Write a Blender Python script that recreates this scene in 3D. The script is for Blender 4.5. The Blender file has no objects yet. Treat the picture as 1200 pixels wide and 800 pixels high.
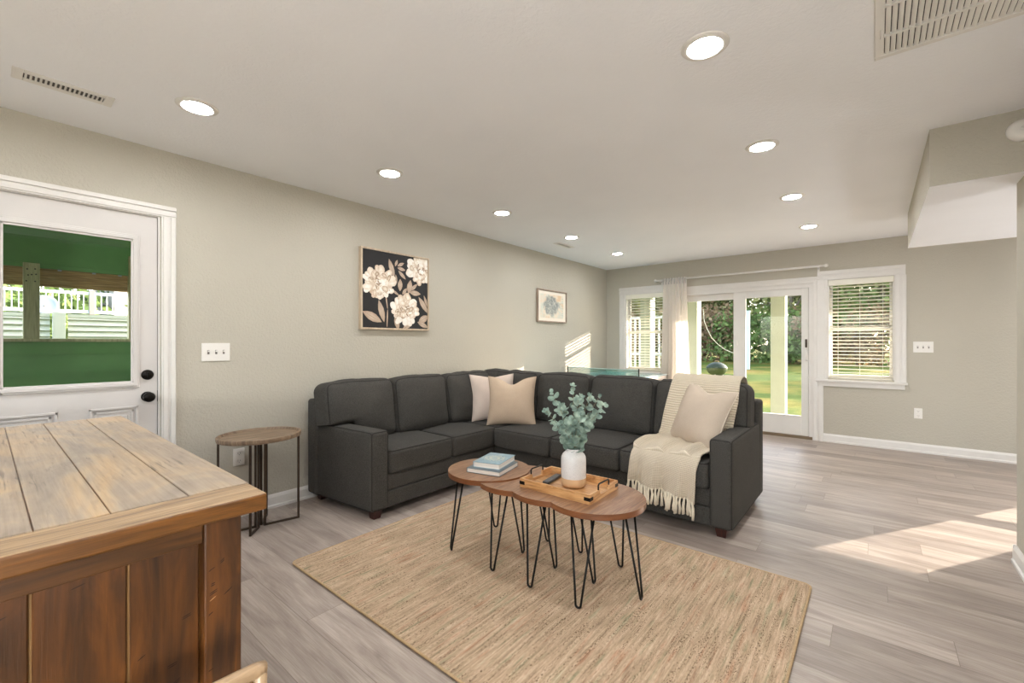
import bpy, bmesh, math, random
from mathutils import Vector, Matrix, noise
R = random.Random(7)
C = bpy.context.scene.collection
PI = math.pi
F = 514.0; YAW = math.radians(39.57); CH = 1.23

# ------------------------------------------------------------------ helpers
def mk():
    return bmesh.new()

def obj(name, bm, mat=None, parent=None, smooth=False, kind=None, label=None):
    bmesh.ops.recalc_face_normals(bm, faces=bm.faces[:])
    me = bpy.data.meshes.new(name)
    bm.to_mesh(me); bm.free()
    if smooth:
        for p in me.polygons: p.use_smooth = True
    if mat:
        for m in (mat if isinstance(mat, (list, tuple)) else [mat]): me.materials.append(m)
    o = bpy.data.objects.new(name, me); C.objects.link(o)
    if parent is not None:
        o.parent = parent
        if parent.type == 'EMPTY': o.location = -Vector(parent.location)
    if kind: o['kind'] = kind
    if label: o['label'] = label
    return o

def thing(name, label, cat, loc=(0, 0, 0), group=None):
    o = bpy.data.objects.new(name, None); C.objects.link(o)
    o.location = loc; o.empty_display_size = .1
    o['label'] = label; o['category'] = cat
    if group: o['group'] = group
    return o

def tag(o, label, cat, group=None):
    o['label'] = label; o['category'] = cat
    if group: o['group'] = group
    return o

def struct_root(name, loc=(0, 0, 0)):
    o = bpy.data.objects.new(name, None); C.objects.link(o)
    o.location = loc; o['kind'] = 'structure'
    return o

def struct(name, bm, mat, parent=None, smooth=False):
    o = obj(name, bm, mat, parent, smooth)
    if parent is None: o['kind'] = 'structure'
    return o

def dup(root, loc, label=None, group=None):
    r = root.copy(); C.objects.link(r); r.location = loc
    if label: r['label'] = label
    if group: r['group'] = group
    for ch in list(root.children):
        c = ch.copy(); C.objects.link(c); c.parent = r
        for g in ch.children:
            d = g.copy(); C.objects.link(d); d.parent = c
    return r

def box(bm, x0, x1, y0, y1, z0, z1, bev=0, seg=2, mat=None, mi=0):
    r = bmesh.ops.create_cube(bm, size=1.0)
    vs = r['verts']
    S = Matrix.Translation(((x0+x1)/2, (y0+y1)/2, (z0+z1)/2)) @ Matrix.Diagonal((abs(x1-x0), abs(y1-y0), abs(z1-z0), 1))
    if mat is not None: S = mat @ S
    bmesh.ops.transform(bm, matrix=S, verts=vs)
    fs = set(f for v in vs for f in v.link_faces)
    for f in fs: f.material_index = mi
    if bev > 0:
        es = list(set(e for v in vs for e in v.link_edges))
        bmesh.ops.bevel(bm, geom=es, offset=bev, segments=seg, affect='EDGES', profile=.5)
    return vs

def tube(bm, pts, r, seg=8, closed=False, caps=True):
    pts = [Vector(p) for p in pts]
    n = len(pts)
    rs = r if isinstance(r, (list, tuple)) else [r]*n
    rings = []
    up = None
    for i, p in enumerate(pts):
        if closed: t = (pts[(i+1) % n] - pts[i-1])
        else: t = (pts[min(i+1, n-1)] - pts[max(i-1, 0)])
        if t.length < 1e-9: t = Vector((0, 0, 1))
        t.normalize()
        if up is None:
            up = t.orthogonal().normalized()
        else:
            up = (up - t*up.dot(t))
            if up.length < 1e-6: up = t.orthogonal()
            up.normalize()
        b = t.cross(up)
        rings.append([bm.verts.new(p + (up*math.cos(2*PI*k/seg) + b*math.sin(2*PI*k/seg))*rs[i]) for k in range(seg)])
    m = n if closed else n-1
    for i in range(m):
        a = rings[i]; c = rings[(i+1) % n]
        off = 0
        if closed and i == n-1:
            d = [(a[0].co - c[k].co).length for k in range(seg)]; off = d.index(min(d))
        for k in range(seg):
            bm.faces.new((a[k], a[(k+1) % seg], c[(k+1+off) % seg], c[(k+off) % seg]))
    if caps and not closed:
        bm.faces.new(rings[0][::-1]); bm.faces.new(rings[-1])
    return rings

def lathe(bm, prof, loc=(0, 0, 0), seg=32, sx=1, sy=1, a0=0.0):
    loc = Vector(loc); rings = []
    for (r, z) in prof:
        if r < 1e-6: rings.append([bm.verts.new(loc+Vector((0, 0, z)))])
        else: rings.append([bm.verts.new(loc+Vector((r*sx*math.cos(a0+2*PI*k/seg), r*sy*math.sin(a0+2*PI*k/seg), z))) for k in range(seg)])
    for a, b in zip(rings, rings[1:]):
        for k in range(seg):
            k2 = (k+1) % seg
            if len(a) == 1 and len(b) == 1: continue
            if len(a) == 1: bm.faces.new((a[0], b[k], b[k2]))
            elif len(b) == 1: bm.faces.new((a[k], a[k2], b[0]))
            else: bm.faces.new((a[k], a[k2], b[k2], b[k]))
    return rings

def prism(bm, poly, z0, z1, mat=None):
    lo = [bm.verts.new((x, y, z0)) for x, y in poly]
    hi = [bm.verts.new((x, y, z1)) for x, y in poly]
    n = len(poly)
    bm.faces.new(lo[::-1]); bm.faces.new(hi)
    for i in range(n): bm.faces.new((lo[i], lo[(i+1) % n], hi[(i+1) % n], hi[i]))
    if mat is not None: bmesh.ops.transform(bm, matrix=mat, verts=lo+hi)

def soft_box(bm, size, r, bulge=(0, 0, 0), M=Matrix.Identity(4), n=12, wr=0.0, ws=6.0, seed=0, fn=None):
    h = Vector(size)/2
    r = min(r, min(h)*.98)
    ts = []
    for k in range(3):
        e = 1 - r/h[k]
        edge = [1-(1-e)*q for q in (0, .25, .55, .8, 1)]
        mid = [-e + 2*e*i/n for i in range(1, n)]
        ts.append(sorted([-v for v in edge] + mid + edge))
    new = []
    for ax in range(3):
        a, b = (ax+1) % 3, (ax+2) % 3
        for s in (-1, 1):
            grid = []
            for u in ts[a]:
                row = []
                for v in ts[b]:
                    p = Vector((0, 0, 0)); p[ax] = s*h[ax]; p[a] = u*h[a]; p[b] = v*h[b]
                    c = Vector([max(-(h[i]-r), min(h[i]-r, p[i])) for i in range(3)])
                    d = p - c
                    if d.length > 1e-9: p = c + d.normalized()*r
                    q = p.copy()
                    for i in range(3):
                        j, k = (i+1) % 3, (i+2) % 3
                        f = max(0, 1-(p[j]/h[j])**2)*max(0, 1-(p[k]/h[k])**2)
                        q[i] += bulge[i]*(p[i]/h[i])*f
                    if wr:
                        w = noise.noise(Vector((q.x*ws+seed*7.1, q.y*ws-seed*3.3, q.z*ws*.7+seed)))
                        w += .5*noise.noise(Vector((q.x*ws*2.7+seed, q.y*ws*2.2, q.z*ws*2.3-seed)))
                        q += (q.normalized())*w*wr
                    if fn: q = fn(q)
                    row.append(bm.verts.new(M @ q))
                grid.append(row)
            for i in range(len(grid)-1):
                for j in range(len(grid[0])-1):
                    bm.faces.new((grid[i][j], grid[i+1][j], grid[i+1][j+1], grid[i][j+1]))
            for row in grid: new += row
    bmesh.ops.remove_doubles(bm, verts=new, dist=1e-5)

def piping(bm, size, r, axis, M=Matrix.Identity(4), signs=(-1, 1), rad=.0035, wr=0, ws=6, seed=0, bulge=(0, 0, 0), fn=None):
    h = Vector(size)/2; r = min(r, min(h)*.98); k = .29*r
    a, b = (axis+1) % 3, (axis+2) % 3
    for s in signs:
        pts = []
        for (sa, sb, a0) in ((1, 1, 0), (-1, 1, 90), (-1, -1, 180), (1, -1, 270)):
            for q in range(4):
                an = math.radians(a0+q*30)
                p = Vector((0, 0, 0))
                p[axis] = s*(h[axis]-k)
                p[a] = sa*(h[a]-r) + (r-k)*math.cos(an)
                p[b] = sb*(h[b]-r) + (r-k)*math.sin(an)
                pts.append(p)
        # densify
        dp = []
        for i, p in enumerate(pts):
            q = pts[(i+1) % len(pts)]
            m = max(1, int((q-p).length/.04))
            for j in range(m): dp.append(p.lerp(q, j/m))
        out = []
        for p in dp:
            q = p.copy()
            for i in range(3):
                j, kk = (i+1) % 3, (i+2) % 3
                f = max(0, 1-(p[j]/h[j])**2)*max(0, 1-(p[kk]/h[kk])**2)
                q[i] += bulge[i]*(p[i]/h[i])*f
            if wr:
                w = noise.noise(Vector((q.x*ws+seed*7.1, q.y*ws-seed*3.3, q.z*ws*.7+seed)))
                w += .5*noise.noise(Vector((q.x*ws*2.7+seed, q.y*ws*2.2, q.z*ws*2.3-seed)))
                q += q.normalized()*w*wr
            if fn: q = fn(q)
            out.append(M @ q)
        tube(bm, out, rad, 6, closed=True)

# ------------------------------------------------------------------ materials
def lin(c):
    return tuple(((v/255)/12.92 if v/255 <= .04045 else ((v/255+.055)/1.055)**2.4) for v in c) + (1,)

class NT:
    def __init__(s, name):
        s.m = bpy.data.materials.new(name); s.m.use_nodes = True
        s.t = s.m.node_tree; s.b = s.t.nodes['Principled BSDF']; s.out = s.t.nodes['Material Output']
    def n(s, ty, **kw):
        nd = s.t.nodes.new(ty)
        for k, v in kw.items():
            if k.startswith('i_'):
                key = k[2:]
                key = int(key) if key.isdigit() else key.replace('_', ' ')
                nd.inputs[key].default_value = v
            else: setattr(nd, k, v)
        return nd
    def l(s, a, b): s.t.links.new(a, b)
    def coords(s, scale=(1, 1, 1), rot=(0, 0, 0), kind='Object'):
        tc = s.n('ShaderNodeTexCoord'); mp = s.n('ShaderNodeMapping')
        mp.inputs['Scale'].default_value = scale; mp.inputs['Rotation'].default_value = rot
        s.l(tc.outputs[kind], mp.inputs['Vector']); return mp.outputs[0]
    def noise(s, vec, scale, detail=4, rough=.5, dist=0):
        nd = s.n('ShaderNodeTexNoise'); nd.inputs['Scale'].default_value = scale
        nd.inputs['Detail'].default_value = detail; nd.inputs['Roughness'].default_value = rough
        nd.inputs['Distortion'].default_value = dist
        s.l(vec, nd.inputs['Vector']); return nd.outputs['Fac']
    def ramp(s, fac, stops):
        r = s.n('ShaderNodeValToRGB'); e = r.color_ramp.elements
        while len(e) < len(stops): e.new(.5)
        for i, (p, c) in enumerate(stops):
            e[i].position = p; e[i].color = c if len(c) == 4 else lin(c)
        s.l(fac, r.inputs[0]); return r.outputs[0]
    def mix(s, fac, a, b, mode='MIX'):
        m = s.n('ShaderNodeMix', data_type='RGBA', blend_type=mode)
        if isinstance(fac, (int, float)): m.inputs[0].default_value = fac
        else: s.l(fac, m.inputs[0])
        for i, v in ((6, a), (7, b)):
            if isinstance(v, tuple): m.inputs[i].default_value = v
            else: s.l(v, m.inputs[i])
        return m.outputs[2]
    def math(s, op, a, b=0):
        m = s.n('ShaderNodeMath', operation=op)
        for i, v in ((0, a), (1, b)):
            if isinstance(v, (int, float)): m.inputs[i].default_value = v
            else: s.l(v, m.inputs[i])
        return m.outputs[0]
    def bump(s, h, strength=.3, dist=.01):
        b = s.n('ShaderNodeBump'); b.inputs['Strength'].default_value = strength
        b.inputs['Distance'].default_value = dist
        s.l(h, b.inputs['Height']); s.l(b.outputs[0], s.b.inputs['Normal'])
    def col(s, v):
        if isinstance(v, tuple): s.b.inputs['Base Color'].default_value = v
        else: s.l(v, s.b.inputs['Base Color'])
    def rough(s, v):
        if isinstance(v, (int, float)): s.b.inputs['Roughness'].default_value = v
        else: s.l(v, s.b.inputs['Roughness'])

def plain(name, c, rough=.5, var=.08, scale=8, metal=0, bump=0, bscale=60, spec=.5):
    m = NT(name); v = m.coords()
    base = lin(c); dark = tuple(x*(1-var) for x in base[:3])+(1,); lite = tuple(min(1, x*(1+var)) for x in base[:3])+(1,)
    m.col(m.ramp(m.noise(v, scale, 3), [(.3, dark), (.7, lite)]))
    m.rough(rough); m.b.inputs['Metallic'].default_value = metal
    m.b.inputs['Specular IOR Level'].default_value = spec
    if bump: m.bump(m.noise(v, bscale, 3), bump, .004)
    return m.m

def plaster(name, c, strength=.35, sc=55):
    m = NT(name); v = m.coords()
    m.col(m.ramp(m.noise(v, 2.0, 2), [(.3, tuple(x*.97 for x in lin(c)[:3])+(1,)), (.7, lin(c))]))
    m.rough(.75)
    n1 = m.noise(v, sc, 3, .55, .6)
    r = m.ramp(n1, [(.42, (0, 0, 0, 1)), (.58, (1, 1, 1, 1))])
    m.bump(r, strength, .004)
    return m.m

def floor_mat():
    m = NT('grey_oak_planks')
    v = m.coords()
    sp = m.n('ShaderNodeSeparateXYZ'); m.l(v, sp.inputs[0])
    row = m.math('FLOOR', m.math('DIVIDE', sp.outputs[1], .182))
    wn = m.n('ShaderNodeTexWhiteNoise', noise_dimensions='1D'); m.l(row, wn.inputs['W'])
    cx = m.n('ShaderNodeCombineXYZ'); m.l(m.math('ADD', sp.outputs[0], m.math('MULTIPLY', wn.outputs[0], 1.25)), cx.inputs[0]); m.l(sp.outputs[1], cx.inputs[1])
    br = m.n('ShaderNodeTexBrick'); m.l(cx.outputs[0], br.inputs['Vector'])
    br.offset = 0; br.offset_frequency = 2
    br.inputs['Scale'].default_value = 1; br.inputs['Mortar Size'].default_value = .0011
    br.inputs['Brick Width'].default_value = 1.25; br.inputs['Row Height'].default_value = .182
    br.inputs['Color1'].default_value = (0, 0, 0, 1); br.inputs['Color2'].default_value = (1, 1, 1, 1)
    br.inputs['Mortar'].default_value = (.5, .5, .5, 1)
    sep = m.n('ShaderNodeSeparateColor'); m.l(br.outputs['Color'], sep.inputs[0])
    # shift grain for each plank
    cmb = m.n('ShaderNodeCombineXYZ'); m.l(m.math('MULTIPLY', sep.outputs[0], 37.0), cmb.inputs[0]); m.l(m.math('MULTIPLY', sep.outputs[0], 11.0), cmb.inputs[1])
    add = m.n('ShaderNodeVectorMath', operation='ADD'); m.l(v, add.inputs[0]); m.l(cmb.outputs[0], add.inputs[1])
    mp = m.n('ShaderNodeMapping'); mp.inputs['Scale'].default_value = (1.1, 9, 1); m.l(add.outputs[0], mp.inputs[0])
    g1 = m.noise(mp.outputs[0], 1.6, 6, .6, .9)
    mp2 = m.n('ShaderNodeMapping'); mp2.inputs['Scale'].default_value = (3, 90, 1); m.l(add.outputs[0], mp2.inputs[0])
    g2 = m.noise(mp2.outputs[0], 2.0, 4, .6, .3)
    c1 = m.ramp(g1, [(.22, (136, 124, 116)), (.42, (172, 160, 152)), (.6, (194, 183, 175)), (.8, (208, 198, 190))])
    c2 = m.ramp(g2, [(.3, (214, 208, 203)), (.7, (255, 255, 255))])
    c = m.mix(.75, c1, c2, 'MULTIPLY')
    tone = m.ramp(sep.outputs[0], [(0, (215, 211, 208)), (1, (255, 253, 250))])
    c = m.mix(1.0, c, tone, 'MULTIPLY')
    c = m.mix(br.outputs['Fac'], c, lin((124, 110, 100)))
    m.col(c); m.rough(m.ramp(g1, [(.3, (.36, .36, .36, 1)), (.8, (.48, .48, .48, 1))]))
    m.bump(m.math('SUBTRACT', g2, m.math('MULTIPLY', br.outputs['Fac'], 2)), .12, .002)
    return m.m

def wood(name, stops, scale=(1, 1, 1), rough=.5, fine=.7, bump=.15, dist=1.5, knots=None):
    """grain runs along the axis whose scale is smallest"""
    m = NT(name); v = m.coords(scale)
    g = m.noise(v, 1.5, 7, .62, dist)
    v2 = m.coords(tuple(s*5 if s > 3 else s*1.5 for s in scale))
    f = m.noise(v2, 2.5, 4, .6, .4)
    c = m.ramp(g, stops)
    c = m.mix(fine, c, m.ramp(f, [(.32, (150, 140, 130)), (.6, (255, 255, 255))]), 'MULTIPLY')
    if knots:
        v3 = m.coords(tuple(min(s, 6)*.8 for s in scale))
        k = m.noise(v3, 2.2, 3, .5, .4)
        c = m.mix(m.ramp(k, [(.62, (0, 0, 0, 1)), (.74, (1, 1, 1, 1))]), c, lin(knots))
    m.col(c); m.rough(rough); m.bump(f, bump, .003)
    return m.m

def fabric(name, c, c2, scale=260, rough=.95, bump=.25, sheen=.0):
    m = NT(name); v = m.coords()
    n = m.noise(v, scale, 2, .6)
    big = m.noise(v, 6, 3)
    col = m.ramp(n, [(.3, c), (.7, c2)])
    col = m.mix(.25, col, m.ramp(big, [(.3, (200, 200, 200)), (.7, (255, 255, 255))]), 'MULTIPLY')
    m.col(col); m.rough(rough); m.bump(n, bump, .002)
    m.b.inputs['Specular IOR Level'].default_value = .2
    m.b.inputs['Sheen Weight'].default_value = sheen
    return m.m

def glass_mat(name='window_glass', tint=(1, 1, 1, 1), refl=.06):
    m = NT(name)
    tr = m.n('ShaderNodeBsdfTransparent'); tr.inputs[0].default_value = tint
    gl = m.n('ShaderNodeBsdfGlossy'); gl.inputs['Roughness'].default_value = .01
    fr = m.n('ShaderNodeFresnel'); fr.inputs['IOR'].default_value = 1.35
    mx = m.n('ShaderNodeMixShader'); m.l(fr.outputs[0], mx.inputs[0]); m.l(tr.outputs[0], mx.inputs[1]); m.l(gl.outputs[0], mx.inputs[2])
    m.l(mx.outputs[0], m.out.inputs['Surface'])
    return m.m

def emit(name, c, s):
    m = NT(name); m.b.inputs['Emission Color'].default_value = c; m.b.inputs['Emission Strength'].default_value = s
    m.b.inputs['Base Color'].default_value = (.8, .8, .8, 1)
    return m.m

WALLC = (187, 181, 167)
M_wall = plaster('greige_textured_paint', WALLC, .36)
M_ceil = plaster('white_textured_ceiling_paint', (242, 242, 244), .16, 48)
M_floor = floor_mat()
M_white = plain('white_trim_paint', (222, 218, 213), .4, .02)
M_vinyl = plain('white_vinyl', (222, 219, 214), .35, .02)
M_blind = plain('white_blind_slat', (232, 228, 214), .45, .02)
M_door = plain('white_door_paint', (206, 201, 197), .45, .02, bump=.03)
M_glass = glass_mat()
M_black = plain('black_metal', (24, 23, 22), .4, .1, metal=.6)
M_knob = plain('oil_rubbed_bronze', (30, 26, 24), .3, .1, metal=.8)
M_steel = plain('brushed_bronze_grey', (78, 66, 56), .42, .15, 30, metal=.7)
M_sofa = fabric('charcoal_tweed', (44, 42, 40), (86, 83, 78), 300)
M_pipe = fabric('charcoal_piping', (38, 36, 34), (58, 56, 52), 420)
M_foot = wood('dark_cherry_wood', [(.3, (44, 18, 12)), (.7, (78, 34, 22))], (14, 14, 3), .35)
M_pil1 = fabric('blush_linen', (196, 178, 164), (214, 197, 184), 500, bump=.12)
M_pil2 = fabric('tan_linen', (184, 161, 138), (203, 181, 158), 500, bump=.12)
M_pil3 = fabric('beige_cotton', (186, 169, 151), (204, 188, 171), 500, bump=.12)
M_cream = fabric('cream_piping', (222, 208, 190), (232, 220, 204), 500)
M_silver = plain('white_metal_lamp_trim', (226, 222, 216), .35, .02)
M_lens = emit('lit_lamp_lens', (.965, .985, 1, 1), 100.0)
M_dark = plain('dark_duct', (84, 78, 73), .8, .2)
M_plate = plain('white_plastic_plate', (232, 228, 222), .35, .02)
M_slot = plain('grey_slot', (120, 112, 106), .5, .05)

def throw_mat():
    m = NT('cream_waffle_knit'); v = m.coords()
    w = m.n('ShaderNodeTexWave', wave_type='BANDS', bands_direction='Z'); w.inputs['Scale'].default_value = 1
    uv = m.n('ShaderNodeUVMap'); mp = m.n('ShaderNodeMapping'); mp.inputs['Scale'].default_value = (45, 80, 1); m.l(uv.outputs[0], mp.inputs[0])
    sx = m.n('ShaderNodeSeparateXYZ'); m.l(mp.outputs[0], sx.inputs[0])
    a = m.math('SINE', m.math('MULTIPLY', sx.outputs[0], 2*PI)); b = m.math('SINE', m.math('MULTIPLY', sx.outputs[1], 2*PI))
    h = m.math('ADD', m.math('MULTIPLY', a, .35), b)
    m.col(m.ramp(m.math('ADD', m.math('MULTIPLY', h, .3), .5), [(.1, (180, 166, 144)), (.7, (216, 203, 183))]))
    m.rough(.95); m.bump(h, .6, .003); m.b.inputs['Specular IOR Level'].default_value = .15
    return m.m
M_throw = throw_mat()
M_fringe = fabric('cream_yarn', (214, 202, 178), (236, 227, 208), 300)

def curtain_mat():
    m = NT('sheer_ivory_curtain'); v = m.coords()
    c = m.ramp(m.noise(v, 400, 2), [(.3, (243, 237, 230)), (.7, (250, 246, 241))])
    d = m.n('ShaderNodeBsdfDiffuse'); t = m.n('ShaderNodeBsdfTranslucent'); m.l(c, d.inputs[0]); m.l(c, t.inputs[0])
    x = m.n('ShaderNodeMixShader'); x.inputs[0].default_value = .38; m.l(d.outputs[0], x.inputs[1]); m.l(t.outputs[0], x.inputs[2])
    m.l(x.outputs[0], m.out.inputs['Surface']); return m.m
M_curtain = curtain_mat()

def rug_mat():
    m = NT('woven_jute_rug')
    v = m.coords((1, 1, 1))
    a = m.noise(m.coords((95, 5, 1)), 1, 4, .65, .5)
    b = m.noise(m.coords((330, 45, 1)), 1, 2, .6, .2)
    c = m.noise(m.coords((30, 3, 1)), 1.4, 3, .5)
    base = m.ramp(a, [(.32, (92, 72, 54)), (.44, (156, 132, 108)), (.55, (188, 163, 140)), (.70, (212, 192, 172))])
    base = m.mix(.8, base, m.ramp(b, [(.3, (150, 134, 114)), (.5, (240, 234, 224)), (.7, (255, 250, 240))]), 'MULTIPLY')
    hue = m.ramp(c, [(.30, (158, 168, 138)), (.42, (206, 184, 156)), (.58, (210, 186, 160)), (.70, (204, 156, 128))])
    base = m.mix(.38, base, hue, 'MIX')
    spk = m.ramp(m.noise(m.coords((300, 85, 1)), 1, 1), [(.38, (1, 1, 1, 1)), (.46, (0, 0, 0, 1))])
    dk = m.ramp(m.noise(m.coords((60, 3.5, 1)), 1, 3), [(.44, (0, 0, 0, 1)), (.62, (1, 1, 1, 1))])
    mm = m.math('MULTIPLY', spk, dk)
    base = m.mix(mm, base, lin((92, 72, 52)))
    m.col(base); m.rough(.95); m.bump(b, .6, .004); m.b.inputs['Specular IOR Level'].default_value = .1
    return m.m
M_rug = rug_mat()
M_rugedge = fabric('jute_binding', (170, 142, 108), (196, 170, 134), 200)

M_top_wood = wood('warm_walnut_top', [(.3, (112, 78, 54)), (.5, (142, 104, 76)), (.7, (164, 128, 98))], (22, 2.2, 2.2), .38, .5, .05)
M_edge_wood = wood('amber_edge_banding', [(.3, (106, 62, 32)), (.7, (138, 86, 50))], (3, 3, 20), .4, .5, .05)
M_tray = wood('acacia_tray', [(.3, (150, 100, 58)), (.48, (192, 142, 90)), (.7, (216, 170, 118))], (2, 14, 14), .42, .4, .05, 2.5)
def island_top_mat():
    m = NT('weathered_pine_top')
    big = m.noise(m.coords((1.4, 4, 1)), 1.6, 4, .6, .6)
    c = m.ramp(big, [(.30, (140, 126, 112)), (.44, (160, 143, 124)), (.55, (178, 153, 122)), (.68, (188, 156, 114)), (.8, (196, 176, 150))])
    g = m.noise(m.coords((3, 75, 1)), 1.6, 5, .65, .3)
    c = m.mix(.55, c, m.ramp(g, [(.3, (196, 186, 174)), (.62, (255, 255, 255))]), 'MULTIPLY')
    cr = m.noise(m.coords((5.5, 95, 1)), 1.0, 3, .6, .8)
    crm = m.ramp(cr, [(.56, (0, 0, 0, 1)), (.64, (1, 1, 1, 1))])
    area = m.ramp(m.noise(m.coords((2.2, 3.4, 1)), 1.5, 3, .6), [(.46, (0, 0, 0, 1)), (.60, (1, 1, 1, 1))])
    f = m.math('MULTIPLY', m.math('MULTIPLY', crm, area), .62)
    c = m.mix(f, c, lin((82, 68, 56)))
    m.col(c); m.rough(.5); m.bump(m.math('SUBTRACT', g, m.math('MULTIPLY', f, 1.5)), .2, .002)
    return m.m
M_isl_top = island_top_mat()
M_isl_end = wood('weathered_pine_breadboard', [(.28, (134, 108, 80)), (.5, (168, 138, 102)), (.75, (182, 158, 126))], (13, 1.6, 13), .55, .7, .3, 1.2)
M_isl_edge = wood('amber_stained_edge', [(.3, (76, 46, 12)), (.55, (112, 70, 23)), (.78, (140, 93, 40))], (12, 1.6, 12), .4, .6, .2)
M_isl_side = wood('dark_amber_pine', [(.25, (36, 19, 4)), (.45, (68, 38, 10)), (.62, (94, 54, 15)), (.8, (120, 72, 24))], (10, 10, 1.3), .42, .4, .2, 1.3, (44, 22, 10))
M_isl_rail = wood('dark_amber_rail', [(.25, (44, 25, 7)), (.45, (72, 43, 13)), (.65, (94, 57, 20)), (.8, (114, 72, 30))], (10, 1.3, 12), .38, .6, .2, 1.0)
M_isl_gap = plain('pale_panel_groove', (122, 90, 50), .6, .1)
M_side_top = wood('greyed_oak_tray_top', [(.3, (110, 90, 72)), (.5, (138, 116, 94)), (.75, (160, 138, 114))], (16, 2, 2), .5, .6, .1)
M_stool = wood('pale_rattan_wood', [(.3, (150, 122, 92)), (.7, (202, 174, 140))], (14, 3, 3), .3, .5, .05)

# ------------------------------------------------------------------ camera
cam = bpy.data.cameras.new('camera'); co = bpy.data.objects.new('camera', cam); C.objects.link(co)
cam.lens = F/1200*36; cam.sensor_width = 36; cam.shift_y = 1/1200; cam.clip_start = .02; cam.clip_end = 400
co.location = (0, 0, CH); co.rotation_euler = (PI/2, 0, YAW)
bpy.context.scene.camera = co

# ------------------------------------------------------------------ room
XL, YF, H = -3.46, 6.68, 2.44
XR, YB, XE = .612, -2.6, 3.7

def panel_wall(bm, axis, pos, thick, a0, a1, z0, z1, holes):
    as_ = sorted({a0, a1, *[h[0] for h in holes], *[h[1] for h in holes]})
    for i in range(len(as_)-1):
        lo, hi = as_[i], as_[i+1]; mid = (lo+hi)/2
        hs = sorted([(h[2], h[3]) for h in holes if h[0] < mid < h[1]])
        z = z0; segs = []
        for h in hs:
            if h[0] > z: segs.append((z, h[0]))
            z = h[1]
        if z < z1: segs.append((z, z1))
        for s in segs:
            if axis == 'x': box(bm, lo, hi, pos, pos+thick, s[0], s[1])
            else: box(bm, pos, pos+thick, lo, hi, s[0], s[1])
    bmesh.ops.remove_doubles(bm, verts=bm.verts[:], dist=1e-5)

DOOR_L = (-.14, .715, -.02, 2.02)
W1 = (-3.12, -2.50, .79, 2.0); W2 = (-.445, .175, .79, 2.0); SL = (-2.30, -.60, -.02, 1.984); W3 = (1.915, 2.515, .29, 1.09)
bm = mk(); box(bm, XL-.15, XE, YB-.1, YF+.15, -.12, 0); struct('floor', bm, M_floor)
bm = mk(); box(bm, XL-.15, XE+.1, YB-.1, YF+.15, H, H+.12); struct('ceiling', bm, M_ceil)
bm = mk(); panel_wall(bm, 'y', XL-.15, .15, YB, YF, 0, H, [DOOR_L]); struct('wall_left', bm, M_wall)
bm = mk(); panel_wall(bm, 'x', YF, .15, XL-.15, XE, 0, H, [W1, W2, SL, W3]); struct('wall_far', bm, M_wall)
bm = mk(); box(bm, XR, XR+.12, YB, 3.68, 0, H); struct('wall_right', bm, M_wall)
FILL_W4 = (-2.9, -1.0, .5, 2.1); FILL_W5 = (-.8, .45, .5, 2.1)  # unseen back windows, added to let in fill daylight
bm = mk(); panel_wall(bm, 'x', YB-.12, .12, XL-.15, XR+.12, 0, H, [FILL_W4, FILL_W5]); struct('wall_back', bm, M_wall)
for k, W_ in enumerate((FILL_W4, FILL_W5)):
    w_ = struct_root('window_%d' % (k+4), (W_[0], YB, W_[2])); bm = mk()
    for (a, b, c, d) in ((W_[0], W_[0]+.05, W_[2], W_[3]), (W_[1]-.05, W_[1], W_[2], W_[3]), (W_[0]+.05, W_[1]-.05, W_[2], W_[2]+.05), (W_[0]+.05, W_[1]-.05, W_[3]-.05, W_[3]), (W_[0]+.05, W_[1]-.05, 1.28, 1.32)): box(bm, a, b, YB-.09, YB-.05, c, d, .003, 1)
    obj('window_frame', bm, M_vinyl, w_); bm = mk(); box(bm, W_[0]+.04, W_[1]-.04, YB-.072, YB-.068, W_[2]+.04, W_[3]-.04); obj('glass_pane', bm, M_glass, w_)
bm = mk(); box(bm, XE, XE+.1, 1.9, YF+.15, 0, H); box(bm, XR+.12, XE+.1, 1.8, 1.9, 0, H); struct('wall_side', bm, M_wall)
bm = mk(); box(bm, .242, XE, 3.44, 5.55, 2.115, H)
for f in bm.faces:
    if f.normal.z < -.5: f.material_index = 1
struct('wall_bulkhead', bm, [M_wall, M_ceil])

def baseboard(name, segs):
    bm = mk()
    for (x0, y0, x1, y1, nx, ny) in segs:
        # profile extruded along the run; nx,ny point into the room
        prof = [(0, 0), (.022, 0), (.022, .018), (.014, .024), (.014, .078), (.008, .092), (.003, .1), (0, .1)]
        a = [bm.verts.new((x0+nx*d, y0+ny*d, z)) for d, z in prof]; b = [bm.verts.new((x1+nx*d, y1+ny*d, z)) for d, z in prof]
        n = len(prof)
        bm.faces.new(a); bm.faces.new(b[::-1])
        for i in range(n): bm.faces.new((a[i], a[(i+1) % n], b[(i+1) % n], b[i]))
    return struct(name, bm, M_white)
baseboard('baseboard_left', [(XL, .80, XL, YF, 1, 0), (XL, YB, XL, -.225, 1, 0)])
baseboard('baseboard_far', [(XL, YF, -2.41, YF, 0, -1), (-.49, YF, XE, YF, 0, -1)])
baseboard('baseboard_right', [(XR, YB, XR, 3.68, -1, 0), (XR-.014, 3.68, XR+.12, 3.68, 0, 1)])

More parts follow.
